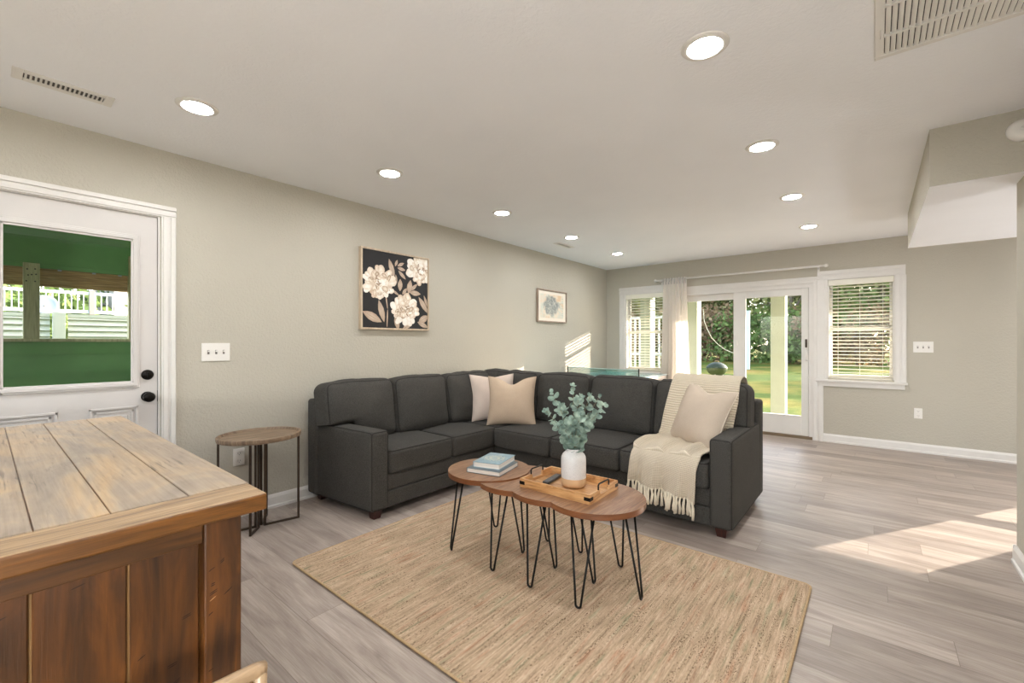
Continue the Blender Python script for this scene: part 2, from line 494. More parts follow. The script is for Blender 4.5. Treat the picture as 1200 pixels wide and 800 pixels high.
def casing_v(bm, axis, pos, d, a0, a1, z0, z1):
    """flat casing with stepped profile; d = direction into the room"""
    w = a1-a0
    for (f0, f1, t) in ((0, 1, .014), (.12, .45, .020), (.62, .92, .024)):
        A, B = a0+w*f0, a0+w*f1
        if axis == 'x': box(bm, A, B, min(pos, pos+d*t), max(pos, pos+d*t), z0, z1, .0015, 1)
        else: box(bm, min(pos, pos+d*t), max(pos, pos+d*t), A, B, z0, z1, .0015, 1)
def casing_h(bm, axis, pos, d, a0, a1, z0, z1):
    h = z1-z0
    for (f0, f1, t) in ((0, 1, .014), (.12, .45, .020), (.62, .92, .024)):
        A, B = z0+h*f0, z0+h*f1
        if axis == 'x': box(bm, a0, a1, min(pos, pos+d*t), max(pos, pos+d*t), A, B, .0015, 1)
        else: box(bm, min(pos, pos+d*t), max(pos, pos+d*t), a0, a1, A, B, .0015, 1)

# ---- door_1 : half-glazed entry door in the left wall
d1 = struct_root('door_1', (XL, .3, 0))
bm = mk()
casing_v(bm, 'y', XL, 1, .720, .795, 0, 2.02); casing_v(bm, 'y', XL, 1, -.225, -.15, 0, 2.02)
casing_h(bm, 'y', XL, 1, -.225, .795, 2.018, 2.09)
box(bm, XL-.14, XL-.0005, .706, .7145, 0, 2.013); box(bm, XL-.14, XL-.0005, -.1395, -.1355, 0, 2.013); box(bm, XL-.14, XL-.0005, -.1395, .7145, 2.013, 2.0195)
obj('door_frame', bm, M_white, d1)
DX = XL-.012   # room-side face of the slab
gy0, gy1, gz0, gz1 = .060, .588, .985, 1.853
bm = mk()
def slab(y0, y1, z0, z1): box(bm, DX-.042, DX, y0, y1, z0, z1)
slab(-.134, gy0, .01, 2.012); slab(gy1, .703, .01, 2.012); slab(gy0, gy1, gz1, 2.012); slab(gy0, gy1, .01, gz0)
obj('door_slab', bm, M_door, d1)
bm = mk()
for (a0, a1, z0, z1) in ((gy0-.03, gy0+.012, gz0-.03, gz1+.03), (gy1-.012, gy1+.03, gz0-.03, gz1+.03)):
    box(bm, DX, DX+.010, a0, a1, z0, z1, .003); box(bm, DX, DX+.017, a0+.010, a1-.012, z0+.01, z1-.01, .003)
for (a0, a1, z0, z1) in ((gy0, gy1, gz1-.012, gz1+.03), (gy0, gy1, gz0-.03, gz0+.012)):
    box(bm, DX, DX+.010, a0, a1, z0, z1, .003); box(bm, DX, DX+.017, a0, a1, z0+.012, z1-.010, .003)
obj('glazing_bead', bm, M_door, d1)
bm = mk(); box(bm, DX-.024, DX-.020, gy0, gy1, gz0, gz1); obj('glass_pane', bm, M_glass, d1)
for (a0, a1) in ((.02, .268), (.392, .612)):
    bm = mk()
    z0, z1 = .22, .845
    for (i, t) in ((0, .008), (.022, .004)):
        box(bm, DX, DX+t, a0+i, a1-i, z1-i-.014, z1-i, .003); box(bm, DX, DX+t, a0+i, a1-i, z0+i, z0+i+.014, .003)
        box(bm, DX, DX+t, a0+i, a0+i+.014, z0+i, z1-i, .003); box(bm, DX, DX+t, a1-i-.014, a1-i, z0+i, z1-i, .003)
    box(bm, DX, DX+.007, a0+.05, a1-.05, z0+.05, z1-.05, .006)
    obj('raised_panel', bm, M_door, d1)
def rotY(c):  # lathe z axis -> +x
    return Matrix.Translation(c) @ Matrix.Rotation(PI/2, 4, 'Y')
def lathe_at(bm, prof, Mx, seg=28):
    n0 = len(bm.verts); bm.verts.ensure_lookup_table(); before = set(bm.verts)
    lathe(bm, prof, seg=seg)
    bmesh.ops.transform(bm, matrix=Mx, verts=[v for v in bm.verts if v not in before])
bm = mk(); lathe_at(bm, [(0, 0), (.031, 0), (.031, .006), (.027, .010), (.012, .014), (.011, .030), (.022, .036), (.0295, .046), (.030, .056), (.024, .064), (.010, .067), (0, .067)], rotY((DX, .655, .895)))
obj('door_knob', bm, M_knob, d1, True)
bm = mk(); lathe_at(bm, [(0, 0), (.031, 0), (.031, .008), (.027, .014), (.019, .018), (.017, .022), (0, .022)], rotY((DX, .655, 1.030)))
box(bm, DX+.02, DX+.034, .651, .659, 1.014, 1.046, .002)
obj('deadbolt', bm, M_knob, d1, True)
bm = mk(); box(bm, DX-.03, DX+.003, .7035, .7075, .86, .93); obj('strike_latch', bm, M_knob, d1)
bm = mk(); box(bm, XL-.17, XL+.0, -.14, .712, -.005, .012); obj('threshold', bm, M_steel, d1)

# ---- windows in the far wall
def window(n, W, blinds_label, sl_deg=-9, z_cas=2.115, left_casing=True):
    x0, x1, z0, z1 = W
    w = struct_root('window_%d' % n, ((x0+x1)/2, YF, z0))
    bm = mk()
    if n == 2: box(bm, x0-.108, x0, YF-.0265, YF, z0-.03, z1, .002, 1); box(bm, x0-.030, x0-.008, YF-.031, YF, z0-.03, z1, .002, 1)
    else: casing_v(bm, 'x', YF, -1, x0-.105, x0, z0-.03, z1)
    casing_v(bm, 'x', YF, -1, x1, x1+.105, z0-.03, z1)
    casing_h(bm, 'x', YF, -1, x0-.108, x1+.098, z1, z_cas)
    obj('casing', bm, M_white, w)
    bm = mk(); box(bm, x0-.125, x1+.115, YF-.05, YF+.03, z0-.045, z0-.018, .006); box(bm, x0-.10, x1+.092, YF-.02, YF, z0-.10, z0-.045, .004)
    obj('window_sill', bm, M_white, w)
    bm = mk()
    for (a, b, c, d) in ((x0+.001, x0+.012, z0+.002, z1-.012), (x1-.012, x1-.001, z0+.002, z1-.012), (x0+.001, x1-.001, z1-.012, z1-.001), (x0+.001, x1-.001, z0+.001, z0+.002)):
        box(bm, a, b, YF+.001, YF+.149, c, d)
    fy0, fy1 = YF+.095, YF+.135
    zm = (z0+z1)/2
    for (a, b, c, d) in ((x0+.012, x0+.038, z0+.002, z1-.013), (x1-.038, x1-.012, z0+.002, z1-.013), (x0+.038, x1-.038, z1-.055, z1-.013), (x0+.038, x1-.038, z0+.002, z0+.045), (x0+.038, x1-.038, zm-.025, zm+.02)):
        box(bm, a, b, fy0, fy1, c, d, .003, 1)
    obj('window_frame', bm, M_vinyl, w)
    bm = mk(); box(bm, x0+.032, x1-.032, YF+.113, YF+.117, z0+.04, zm-.02); obj('glass_pane', bm, M_glass, w)
    bm = mk(); box(bm, x0+.032, x1-.032, YF+.113, YF+.117, zm+.015, z1-.05); obj('glass_pane', bm, M_glass, w)
    if blinds_label:
        b = thing('window_blind', blinds_label, 'blind', ((x0+x1)/2, YF+.045, z0), 'horizontal slat blinds')
        bm = mk(); box(bm, x0+.002, x1-.002, YF-.004, YF+.05, z1-.072, z1-.004, .004); obj('headrail', bm, M_blind, b)
        bm = mk(); z = z0+.028; p = .0435
        zs = []
        while z < z1-.08: zs.append(z); z += p
        for z in zs:
            Mx = Matrix.Translation(((x0+x1)/2, YF+.045, z)) @ Matrix.Rotation(math.radians(sl_deg), 4, 'X')
            box(bm, -(x1-x0)/2+.017, (x1-x0)/2-.017, -.0245, .0245, -.0014, .0014, 0, 1, Mx)
        obj('slats', bm, M_blind, b)
        bm = mk(); box(bm, x0+.018, x1-.018, YF+.02, YF+.07, z0-.002, z0+.014, .003); obj('bottom_rail', bm, M_blind, b)
        bm = mk()
        for f in (.16, .5, .84):
            x = x0+(x1-x0)*f
            for yy in (YF+.019, YF+.071): tube(bm, [(x, yy, z0), (x, yy, z1-.06)], .0013, 5)
        obj('ladder_cord', bm, M_blind, b)
        bm = mk(); x = x0+.045; tube(bm, [(x, YF+.012, z1-.06), (x, YF+.01, zm+.1), (x, YF+.012, zm-.12)], .0035, 6); obj('tilt_wand', bm, M_vinyl, b)
    return w
window(1, W1, 'white slat blind lowered in the window nearest the corner, half behind the curtain')
window(2, W2, 'white slat blind lowered in the window right of the sliding glass door')
window(3, W3, None)  # unseen window read from the floor sun patch, opening sized to cast it

# ---- door_2 : sliding glass door
d2 = struct_root('door_2', (-1.45, YF, 0))
bm = mk()
casing_v(bm, 'x', YF, -1, -.602, -.49, 0, 1.985); casing_v(bm, 'x', YF, -1, -2.41, -2.298, 0, 1.985); casing_h(bm, 'x', YF, -1, -2.41, -.49, 1.975, 2.055)
for (a, b, c, d) in ((-2.298, -2.26, 0, 1.925), (-.64, -.602, 0, 1.925), (-2.298, -.602, 1.925, 1.982)): box(bm, a, b, YF+.001, YF+.149, c, d)
obj('door_frame', bm, M_white, d2)
def slide_panel(x0, x1, yy, gx0, gx1, gz0, gz1, nm, top=1.925):
    bm = mk()
    for (a, b, c, d) in ((x0, gx0, .035, top), (gx1, x1, .035, top), (gx0, gx1, gz1, top), (gx0, gx1, .035, gz0)):
        box(bm, a, b, yy, yy+.04, c, d, .003, 1)
    for (a, b, c, d) in ((gx0-.012, gx0, gz0-.012, gz1+.012), (gx1, gx1+.012, gz0-.012, gz1+.012), (gx0, gx1, gz1, gz1+.012), (gx0, gx1, gz0-.012, gz0)):
        box(bm, a, b, yy-.006, yy, c, d, .002, 1)
    p = obj(nm, bm, M_vinyl, d2)
    bm = mk(); box(bm, gx0-.004, gx1+.004, yy+.018, yy+.022, gz0-.004, gz1+.004); obj('glass_pane', bm, M_glass, p)
    return p
slide_panel(-2.26, -1.455, YF+.08, -2.19, -1.53, .29, 1.835, 'fixed_panel')
pr = slide_panel(-1.52, -.645, YF+.02, -1.365, -.722, .285, 1.835, 'sliding_panel')
bm = mk(); tube(bm, [(-.665, YF+.02, 1.0), (-.665, YF-.012, 1.0), (-.668, YF-.022, 1.02), (-.668, YF-.022, 1.12), (-.665, YF-.012, 1.14), (-.665, YF+.02, 1.14)], .007, 8); obj('door_pull', bm, M_vinyl, pr, True)
bm = mk(); box(bm, -.682, -.660, YF+.004, YF+.02, 1.165, 1.27, .003); obj('lock_plate', bm, M_steel, pr)
bm = mk(); box(bm, -1.482, -1.465, YF+.004, YF+.02, 1.19, 1.255, .003); obj('thumb_latch', bm, M_silver, pr)
bm = mk(); box(bm, -2.30, -.60, YF-.005, YF+.15, -.005, .035, .004); obj('threshold', bm, plain('dull_brown_threshold', (120, 102, 80), .5), d2)

# ------------------------------------------------------------------ recessed lamps
def lamp(label):
    t = thing('recessed_light', label, 'ceiling light', (0, 0, H), 'recessed ceiling lights')
    bm = mk(); lathe(bm, [(.0632, .0), (.0635, -.003), (.067, -.0085), (.074, -.009), (.088, -.005), (.092, -.001), (.092, .0)], (0, 0, H), 40)
    obj('trim_ring', bm, M_silver, t, True)
    bm = mk(); lathe(bm, [(0, -.0055), (.045, -.005), (.061, -.0035), (.063, -.002), (.063, .0), (0, .0)], (0, 0, H), 32)
    obj('lens', bm, M_lens, t)
    return t
L0 = lamp('large bright recessed ceiling light nearest the slotted return grille')
L0.location = (-.535, 1.885, H)
for x, y, lb in ((-.534, 3.066, 'recessed light second from the front in the right-hand row, left of the dropped bulkhead'),
                 (-.528, 4.287, 'recessed light third from the front in the right-hand row'),
                 (-.526, 5.497, 'recessed light at the far end of the right-hand row, nearest the sliding door'),
                 (-2.682, .707, 'recessed light beside the slotted ceiling register above the entry door'),
                 (-2.668, 1.859, 'recessed light second in the left row, above the left end of the sofa'),
                 (-2.680, 3.098, 'recessed light third in the left row, above the sofa corner'),
                 (-2.690, 4.33, 'recessed light fourth in the left row, just beside the small far ceiling vent'),
                 (-2.700, 5.521, 'recessed light at the far end of the left row near the room corner'),
                 (-.53, .68, 'added recessed ceiling light out of view above the camera'),  # unseen lamps continuing the rows, added to light the room
                 (-2.68, -.5, 'added recessed ceiling light out of view behind the island'),
                 (-.53, -.5, 'added recessed ceiling light out of view behind the camera'),
                 (-2.68, -1.7, 'added recessed ceiling light out of view near the back wall, left'),
                 (-.53, -1.7, 'added recessed ceiling light out of view near the back wall, right'),
                 (2.0, 2.7, 'added recessed ceiling light out of view behind the right wall'),  # unseen side-area lamps, added to keep the right-hand floor bright
                 (2.0, 6.1, 'added recessed ceiling light out of view by the side window')):
    dup(L0, (x, y, H), lb)

# ---- unseen globe lamps added as fill, behind the camera and in the side area
M_globe = emit('lit_fill_globe', (.955, .985, 1, 1), 9.0); M_globe3 = emit('soft_fill_globe', (.965, .985, 1, 1), 27.0); M_globe2 = emit('bright_fill_globe', (.965, .985, 1, 1), 92.0)
def globe(label, x, y, z, rad, mat=None, stand=False):
    t = thing('fill_globe_lamp', label, 'lamp', (x, y, 0 if stand else z), 'added opal globe fill lamps')
    bm = mk(); bmesh.ops.create_uvsphere(bm, u_segments=24, v_segments=16, radius=rad); bmesh.ops.translate(bm, vec=(x, y, z), verts=bm.verts[:]); obj('fill_globe', bm, mat or M_globe, t, True)
    if stand:
        bm = mk(); tube(bm, [(x, y, .01), (x, y, z-rad+.005)], .008, 8); obj('stem', bm, M_black, t, True)
        bm = mk(); lathe(bm, [(0, .02), (.11, .016), (.12, 0), (0, 0)], (x, y, 0), 32); obj('base', bm, M_black, t, True)
    else:
        bm = mk(); tube(bm, [(x, y, z+rad-.005), (x, y, H-.002)], .006, 8); obj('stem', bm, M_black, t, True)
        bm = mk(); lathe(bm, [(0, H-.018), (.055, H-.016), (.06, H), (0, H)], (x, y, 0), 24); obj('canopy', bm, M_black, t, True)
globe('added opal globe fill lamp standing behind the camera, out of view', .47, -.80, 1.02, .115, M_globe2, True)
globe('added opal globe fill lamp in the side area nearest the bulkhead, out of view', 1.9, 3.1, 1.2, .12, M_globe3, True)
globe('added opal globe fill lamp in the side area by its window, out of view', 1.75, 5.0, .95, .12, M_globe3, True)
# ---- ceiling vents
def register(name, label, x0, x1, y0, y1, n, grp=None, bx=.033):
    t = thing(name, label, 'vent', ((x0+x1)/2, (y0+y1)/2, H), grp)
    bm = mk(); b = .022
    for a in ((x0, x1, y0, y0+b*1.6), (x0, x1, y1-b*1.6, y1), (x0, x0+bx, y0+b*1.6, y1-b*1.6), (x1-bx, x1, y0+b*1.6, y1-b*1.6)):
        box(bm, a[0], a[1], a[2], a[3], H-.005, H, .002, 1)
    obj('frame', bm, M_silver, t)
    bm = mk(); box(bm, x0+bx-.002, x1-bx+.002, y0+b*1.5, y1-b*1.5, H-.001, H); obj('duct_opening', bm, M_dark, t)
    bm = mk(); L = (y1-b*1.6)-(y0+b*1.6)
    for i in range(n):
        y = y0+b*1.6+L*(i+.5)/n
        Mx = Matrix.Translation(((x0+x1)/2, y, H-.004)) @ Matrix.Rotation(math.radians(35), 4, 'X')
        box(bm, -(x1-x0)/2+bx*.9, (x1-x0)/2-bx*.9, -.0045, .0045, -.001, .001, 0, 1, Mx)
    obj('louvres', bm, M_silver, t)
register('ceiling_register', 'long narrow slotted ceiling register above the entry door', -3.025, -2.905, .085, .425, 17, 'ceiling registers')
register('ceiling_register', 'small far ceiling register beside the fourth light of the left row', -3.03, -2.93, 4.45, 4.80, 12, 'ceiling registers')
t = thing('return_air_grille', 'large louvred return air grille on the ceiling at top right', 'vent', (.28, 2.15, H))
gx0, gx1, gy0_, gy1_ = .0, .60, 1.86, 2.43
bm = mk()
for a in ((gx0, gx1, gy0_, gy0_+.03), (gx0, gx1, gy1_-.03, gy1_), (gx0, gx0+.03, gy0_+.03, gy1_-.03), (gx1-.03, gx1, gy0_+.03, gy1_-.03)): box(bm, a[0], a[1], a[2], a[3], H-.012, H, .003, 1)
for yy in (2.26, 2.06): box(bm, gx0+.03, gx1-.03, yy-.006, yy+.006, H-.012, H)
obj('frame', bm, M_silver, t)
bm = mk(); box(bm, gx0+.02, gx1-.02, gy0_+.02, gy1_-.02, H-.0015, H-.0005); obj('duct_opening', bm, M_dark, t)
bm = mk(); n = 30
for i in range(n):
    x = gx0+.04+(gx1-gx0-.08)*i/(n-1)
    Mx = Matrix.Translation((x, (gy0_+gy1_)/2, H-.008)) @ Matrix.Rotation(math.radians(28), 4, 'Y')
    box(bm, -.0078, .0078, -(gy1_-gy0_)/2+.03, (gy1_-gy0_)/2-.03, -.0009, .0009, 0, 1, Mx)
obj('louvres', bm, M_silver, t)
for xx in (gx0+.012,):
    bm = mk(); tube(bm, [(xx+.006, 2.20, H-.013), (xx+.006, 2.23, H-.018), (xx+.006, 2.26, H-.013)], .002, 6); obj('latch', bm, M_silver, t, True)
t = thing('smoke_alarm', 'round white alarm high on the bulkhead at the right image edge', 'alarm', (.588, 3.44, 2.36))
bm = mk(); lathe_at(bm, [(0, .034), (.03, .034), (.048, .026), (.056, .010), (.058, 0), (0, 0)], Matrix.Translation((.590, 3.44, 2.33)) @ Matrix.Rotation(PI/2, 4, 'X')); obj('cover', bm, M_plate, t, True)
bm = mk(); lathe_at(bm, [(0, .037), (.009, .037), (.011, .034), (0, .034)], Matrix.Translation((.590, 3.44, 2.33)) @ Matrix.Rotation(PI/2, 4, 'X')); obj('test_button', bm, M_silver, t, True)

# ---- switches / outlets
def plate(name, label, cat, axis, pos, a0, a1, z0, z1, toggles=0, outlet=False):
    d = 1 if axis == 'y' else -1
    c = (a0+a1)/2
    loc = (pos, c, z0) if axis == 'y' else (c, pos, z0)
    t = thing(name, label, cat, loc)
    def bx(bm, u0, u1, w0, w1, t0, t1, bev=.001):
        if axis == 'y': box(bm, pos+t0, pos+t1, u0, u1, w0, w1, bev, 1)
        else: box(bm, u0, u1, pos-t1, pos-t0, w0, w1, bev, 1)
    bm = mk(); bx(bm, a0, a1, z0, z1, 0, .006, .002); obj('cover_plate', bm, M_plate, t)
    zc = (z0+z1)/2
    for i in range(toggles):
        u = a0+(a1-a0)*(i+.5)/toggles if toggles < 3 else c+(i-1)*.045
        bm = mk(); bx(bm, u-.006, u+.006, zc-.014, zc+.014, .006, .0068); obj('slot', bm, M_slot, t)
        bm = mk(); bx(bm, u-.0045, u+.0045, zc+.001, zc+.011, .006, .018); obj('toggle', bm, M_plate, t)
    if outlet:
        for dz in (-.026, .026):
            bm = mk(); bx(bm, c-.017, c+.017, zc+dz-.016, zc+dz+.016, .006, .0085, .004); r = obj('receptacle', bm, M_plate, t)
            bm = mk(); bx(bm, c-.008, c-.006, zc+dz-.004, zc+dz+.007, .0085, .0089, 0); bx(bm, c+.006, c+.008, zc+dz-.004, zc+dz+.007, .0085, .0089, 0); bx(bm, c-.002, c+.002, zc+dz-.012, zc+dz-.008, .0085, .0089, 0); obj('socket_hole', bm, M_dark, r)
    return t
plate('light_switch', 'white triple light switch plate beside the half-glazed entry door', 'switch', 'y', XL, .935, 1.102, 1.103, 1.225, 3)
plate('light_switch', 'white triple light switch plate right of the far window', 'switch', 'x', YF, .335, .501, 1.117, 1.238, 3)
plate('power_outlet', 'white power outlet low on the left wall behind the side table', 'outlet', 'y', XL, 1.122, 1.194, .362, .482, 0, True)
plate('power_outlet', 'white power outlet low on the far wall below the switch', 'outlet', 'x', YF, .342, .412, .378, .493, 0, True)

# ------------------------------------------------------------------ curtain and rod
t = thing('curtain_rod', 'long white curtain rod on brackets above the sliding door', 'curtain rod', (-1.5, YF-.08, 2.17))
bm = mk(); tube(bm, [(-2.56, YF-.08, 2.172), (-.49, YF-.08, 2.172)], .0135, 12); obj('rod', bm, M_white, t, True)
for x in (-2.56, -.49):
    bm = mk(); s = -1 if x < -1 else 1
    lathe_at(bm, [(0, 0), (.014, 0), (.016, .006), (.012, .012), (.02, .022), (.026, .034), (.022, .048), (.010, .056), (0, .058)], Matrix.Translation((x, YF-.08, 2.172)) @ Matrix.Rotation(s*PI/2, 4, 'Y'), 16)
    obj('finial', bm, M_white, t, True)
for x in (-2.52, -.54):
    bm = mk(); box(bm, x-.008, x+.008, YF-.09, YF, 2.145, 2.156, .002); box(bm, x-.012, x+.012, YF-.006, YF, 2.11, 2.19, .002); obj('bracket', bm, M_white, t)
t = thing('curtain', 'gathered sheer ivory curtain hanging left of the sliding door', 'curtain', (-2.3, YF-.08, .03))
def curtain_pt(u, v):
    # u 0..1 across, v 0..1 from top to bottom
    xl = -2.475-.065*v; xr = -2.125+.055*min(1, v*1.3)
    ph = u*2*PI*8.5
    amp = .017+.022*min(1, v*2)
    x = xl+(xr-xl)*(u+.006*math.sin(ph*2+v*2))
    y = YF-.085+amp*math.sin(ph+.6*math.sin(v*3))+.006*math.sin(u*9+v*7)
    z = 2.195-(2.195-.03)*v
    return (x, y, z)
bm = mk(); g = []
vs_ = [0, .008, .02, .035, .05]+[.05+.95*i/28 for i in range(1, 29)]
for i in range(171):
    g.append([bm.verts.new(curtain_pt(i/170, v)) for v in vs_])
for i in range(170):
    for j in range(len(vs_)-1): bm.faces.new((g[i][j], g[i][j+1], g[i+1][j+1], g[i+1][j]))
obj('curtain_panel', bm, M_curtain, t, True)
bm = mk()
for k in range(9):
    x = -2.465+k*.0415
    tube(bm, [(x, YF-.08+.021*math.cos(a), 2.172+.021*math.sin(a)) for a in [2*PI*i/14 for i in range(14)]], .0035, 6, closed=True)
    box(bm, x-.008, x+.008, YF-.109, YF-.103, 2.10, 2.175, .001, 1)
obj('heading_tape', bm, fabric('lilac_grey_heading', (196, 190, 190), (224, 218, 214), 200), t, True)

# ------------------------------------------------------------------ pictures
t = thing('floral_canvas', 'large framed black canvas with cream peonies on the left wall', 'picture', (XL, 2.467, 1.345))
ay0, ay1, az0, az1 = 2.09, 2.844, 1.345, 2.065
M_pale_frame = wood('pale_maple_frame', [(.3, (186, 164, 138)), (.7, (214, 196, 172))], (9, 9, 3), .5, .3, .02)
bm = mk(); f = .016
for a in ((ay0, ay1, az1-f, az1), (ay0, ay1, az0, az0+f), (ay0, ay0+f, az0+f, az1-f), (ay1-f, ay1, az0+f, az1-f)): box(bm, XL+.002, XL+.042, *a, .0015, 1)
obj('picture_frame', bm, M_pale_frame, t)
bm = mk(); box(bm, XL+.002, XL+.030, ay0+f, ay1-f, az0+f, az1-f); cv = obj('canvas', bm, plain('charcoal_paint', (30, 28, 29), .7, .12, 3), t)
def pal_mat(name, stops):
    m = NT(name); at = m.n('ShaderNodeAttribute'); at.attribute_name = 'tone'; m.col(m.ramp(at.outputs['Fac'], stops)); m.rough(.7); return m.m
M_petal = pal_mat('painted_petals', [(0, (140, 112, 90)), (.25, (204, 180, 154)), (.5, (232, 218, 200)), (.75, (244, 238, 228)), (1, (250, 248, 242))])
M_leafp = pal_mat('painted_leaves', [(0, (138, 114, 98)), (.4, (182, 158, 138)), (.75, (208, 190, 170)), (1, (228, 214, 198))])
cw, chh = ay1-ay0-2*f, az1-az0-2*f
class Paint:
    def __init__(s, x0): s.bm = mk(); s.l = s.bm.verts.layers.float.new('tone'); s.x = x0
    def shape(s, cu, cv_, L, W, ang, t0, t1, kind='petal', n=14):
        s.x += .000012
        ca, sa = math.cos(ang), math.sin(ang); pts = []
        for i in range(n):
            a = 2*PI*i/n
            if kind == 'petal': px, py = L*.5*math.cos(a), W*.5*math.sin(a)*(1+.12*math.sin(3*a+cu*40))
            else: px = L*.5*math.cos(a); py = W*.5*math.sin(a)*(1-abs(math.cos(a))**2.2)**.6 if abs(math.cos(a)) < 1 else 0
            pts.append((px*ca-py*sa, px*sa+py*ca))
        def V(px, py, tn):
            u = min(1, max(0, cu+px)); v = min(1, max(0, cv_+py))
            w = s.bm.verts.new((s.x, ay0+f+u*cw, az1-f-v*chh)); w[s.l] = tn; return w
        c = V(0, 0, t0); r = [V(px, py, t1+.08*math.sin(i*2.1)) for i, (px, py) in enumerate(pts)]
        for i in range(n):
            a, b = r[i], r[(i+1) % n]
            if (a.co-b.co).length > 1e-5 and (a.co-c.co).length > 1e-5 and (b.co-c.co).length > 1e-5: s.bm.faces.new((c, a, b))
P1 = Paint(XL+.0303)
for (u, v, L, W, a) in ((.42, .20, .26, .075, 1.25), (.49, .12, .10, .04, -1.2), (.56, .13, .12, .045, -.5), (.57, .19, .13, .05, .15), (.58, .27, .16, .05, .75),
                        (.55, .41, .17, .075, 1.6), (.70, .42, .20, .085, 1.75), (.79, .50, .19, .075, .05), (.48, .52, .13, .035, .55), (.77, .42, .16, .05, -.75), (.62, .49, .12, .05, -.9),
                        (.27, .78, .30, .085, 1.3), (.14, .86, .30, .11, .45), (.93, .66, .28, .08, .95), (.97, .60, .18, .04, 1.2), (.93, .86, .20, .10, -.55), (.92, .94, .2, .07, .4),
                        (.50, .92, .22, .08, 1.35), (.66, .97, .18, .07, -.6), (.49, .33, .12, .03, 1.4)):
    P1.shape(u, v, L, W, a, .75, .35, 'leaf')
    P1.shape(u, v, L*.85, .006, a, .1, .15, 'leaf')
for (pts) in (((.33, .55), (.36, .75), (.35, .99)), ((.64, .88), (.61, 1.0))):
    for (a, b) in zip(pts, pts[1:]):
        P1.shape((a[0]+b[0])/2, (a[1]+b[1])/2, math.hypot(b[0]-a[0], b[1]-a[1]), .018, math.atan2(b[1]-a[1], b[0]-a[0]), .6, .4, 'petal')
obj('painted_foliage', P1.bm, M_leafp, cv)
P2 = Paint(XL+.0308)
for (cu, cv_, ru, rv, sd) in ((.235, .42, .235, .215, 1), (.87, .17, .20, .19, 2), (.63, .745, .215, .215, 3)):
    rr = random.Random(sd)
    P2.shape(cu, cv_, ru*1.7, rv*1.7, 0, .4, .3)
    for k in range(15):       # ragged outer petals
        a = 2*PI*k/15+rr.uniform(-.2, .2); d = rr.uniform(.68, .86); L = rr.uniform(.09, .13)
        P2.shape(cu+ru*d*math.cos(a), cv_+rv*d*math.sin(a), L*1.15, L*.8, a+rr.uniform(-.5, .5), rr.uniform(.55, 1), rr.uniform(.2, .7))
    for k in range(46):       # overlapping inner petals, all directions
        a = rr.random()*2*PI; d = rr.random()**.6*.72; L = rr.uniform(.05, .11)
        tn = rr.random()
        P2.shape(cu+ru*d*math.cos(a), cv_+rv*d*math.sin(a), L, L*rr.uniform(.35, .75), rr.random()*PI, .45+.55*tn, max(0, tn*.8-.05))
    for k in range(7):
        P2.shape(cu+rr.uniform(-.35, .35)*ru, cv_+rr.uniform(-.35, .35)*rv, .055, .018, rr.random()*3, .2, .0)
obj('painted_peonies', P2.bm, M_petal, cv)

t = thing('watercolour_print', 'small framed pale watercolour print near the far corner', 'picture', (XL, 5.04, 1.505))
by0, by1, bz0, bz1 = 4.69, 5.40, 1.505, 1.948
bm = mk(); f = .018
for a in ((by0, by1, bz1-f, bz1), (by0, by1, bz0, bz0+f), (by0, by0+f, bz0+f, bz1-f), (by1-f, by1, bz0+f, bz1-f)): box(bm, XL+.002, XL+.03, *a, .0015, 1)
obj('picture_frame', bm, wood('taupe_frame', [(.3, (140, 120, 104)), (.7, (172, 152, 134))], (9, 9, 3), .5, .3, .02), t)
bm = mk(); box(bm, XL+.002, XL+.016, by0+f, by1-f, bz0+f, bz1-f); mt = obj('mat_board', bm, plain('warm_white_mat', (236, 226, 212), .8, .02), t)
m = NT('watercolour_wash'); v = m.coords()
mp = m.n('ShaderNodeMapping'); m.l(v, mp.inputs[0])
a = m.noise(mp.outputs[0], 5.5, 5, .6, 1.2); b = m.noise(mp.outputs[0], 26, 4, .7, .5)
gr = m.n('ShaderNodeTexGradient', gradient_type='SPHERICAL'); mp2 = m.n('ShaderNodeMapping'); m.l(v, mp2.inputs[0]); mp2.inputs['Location'].default_value = (0, -5.02*3.4, -1.74*4.6); mp2.inputs['Scale'].default_value = (0, 3.4, 4.6); m.l(mp2.outputs[0], gr.inputs[0])
base = m.ramp(a, [(.34, (222, 196, 162)), (.46, (230, 216, 196)), (.54, (212, 214, 202)), (.64, (224, 200, 170))])
blue = m.ramp(b, [(.34, (128, 130, 128)), (.5, (162, 164, 158)), (.66, (202, 198, 184))])
fac = m.ramp(m.math('ADD', gr.outputs[1], m.math('MULTIPLY', m.math('SUBTRACT', a, .5), .9)), [(.30, (0, 0, 0, 1)), (.45, (1, 1, 1, 1))])
m.col(m.mix(fac, base, blue)); m.rough(.8)
bm = mk(); box(bm, XL+.0155, XL+.0175, by0+.075, by1-.075, bz0+.06, bz1-.06); obj('print', bm, m.m, mt)
M_ink = plain('grey_green_ink', (140, 156, 150), .8)
for k in range(8):
    z = bz1-.10-k*.034
    for q in range(2):
        bm = mk()
        y = by1-.125+q*.03+R.uniform(-.006, .006)
        Mx = Matrix.Translation((XL+.0182, y, z+R.uniform(-.004, .004))) @ Matrix.Rotation(R.uniform(-.9, .9), 4, 'X')
        box(bm, -.0003, .0003, -.009, .009, -.0016, .0016, 0, 1, Mx); obj('brush_mark', bm, M_ink, mt)

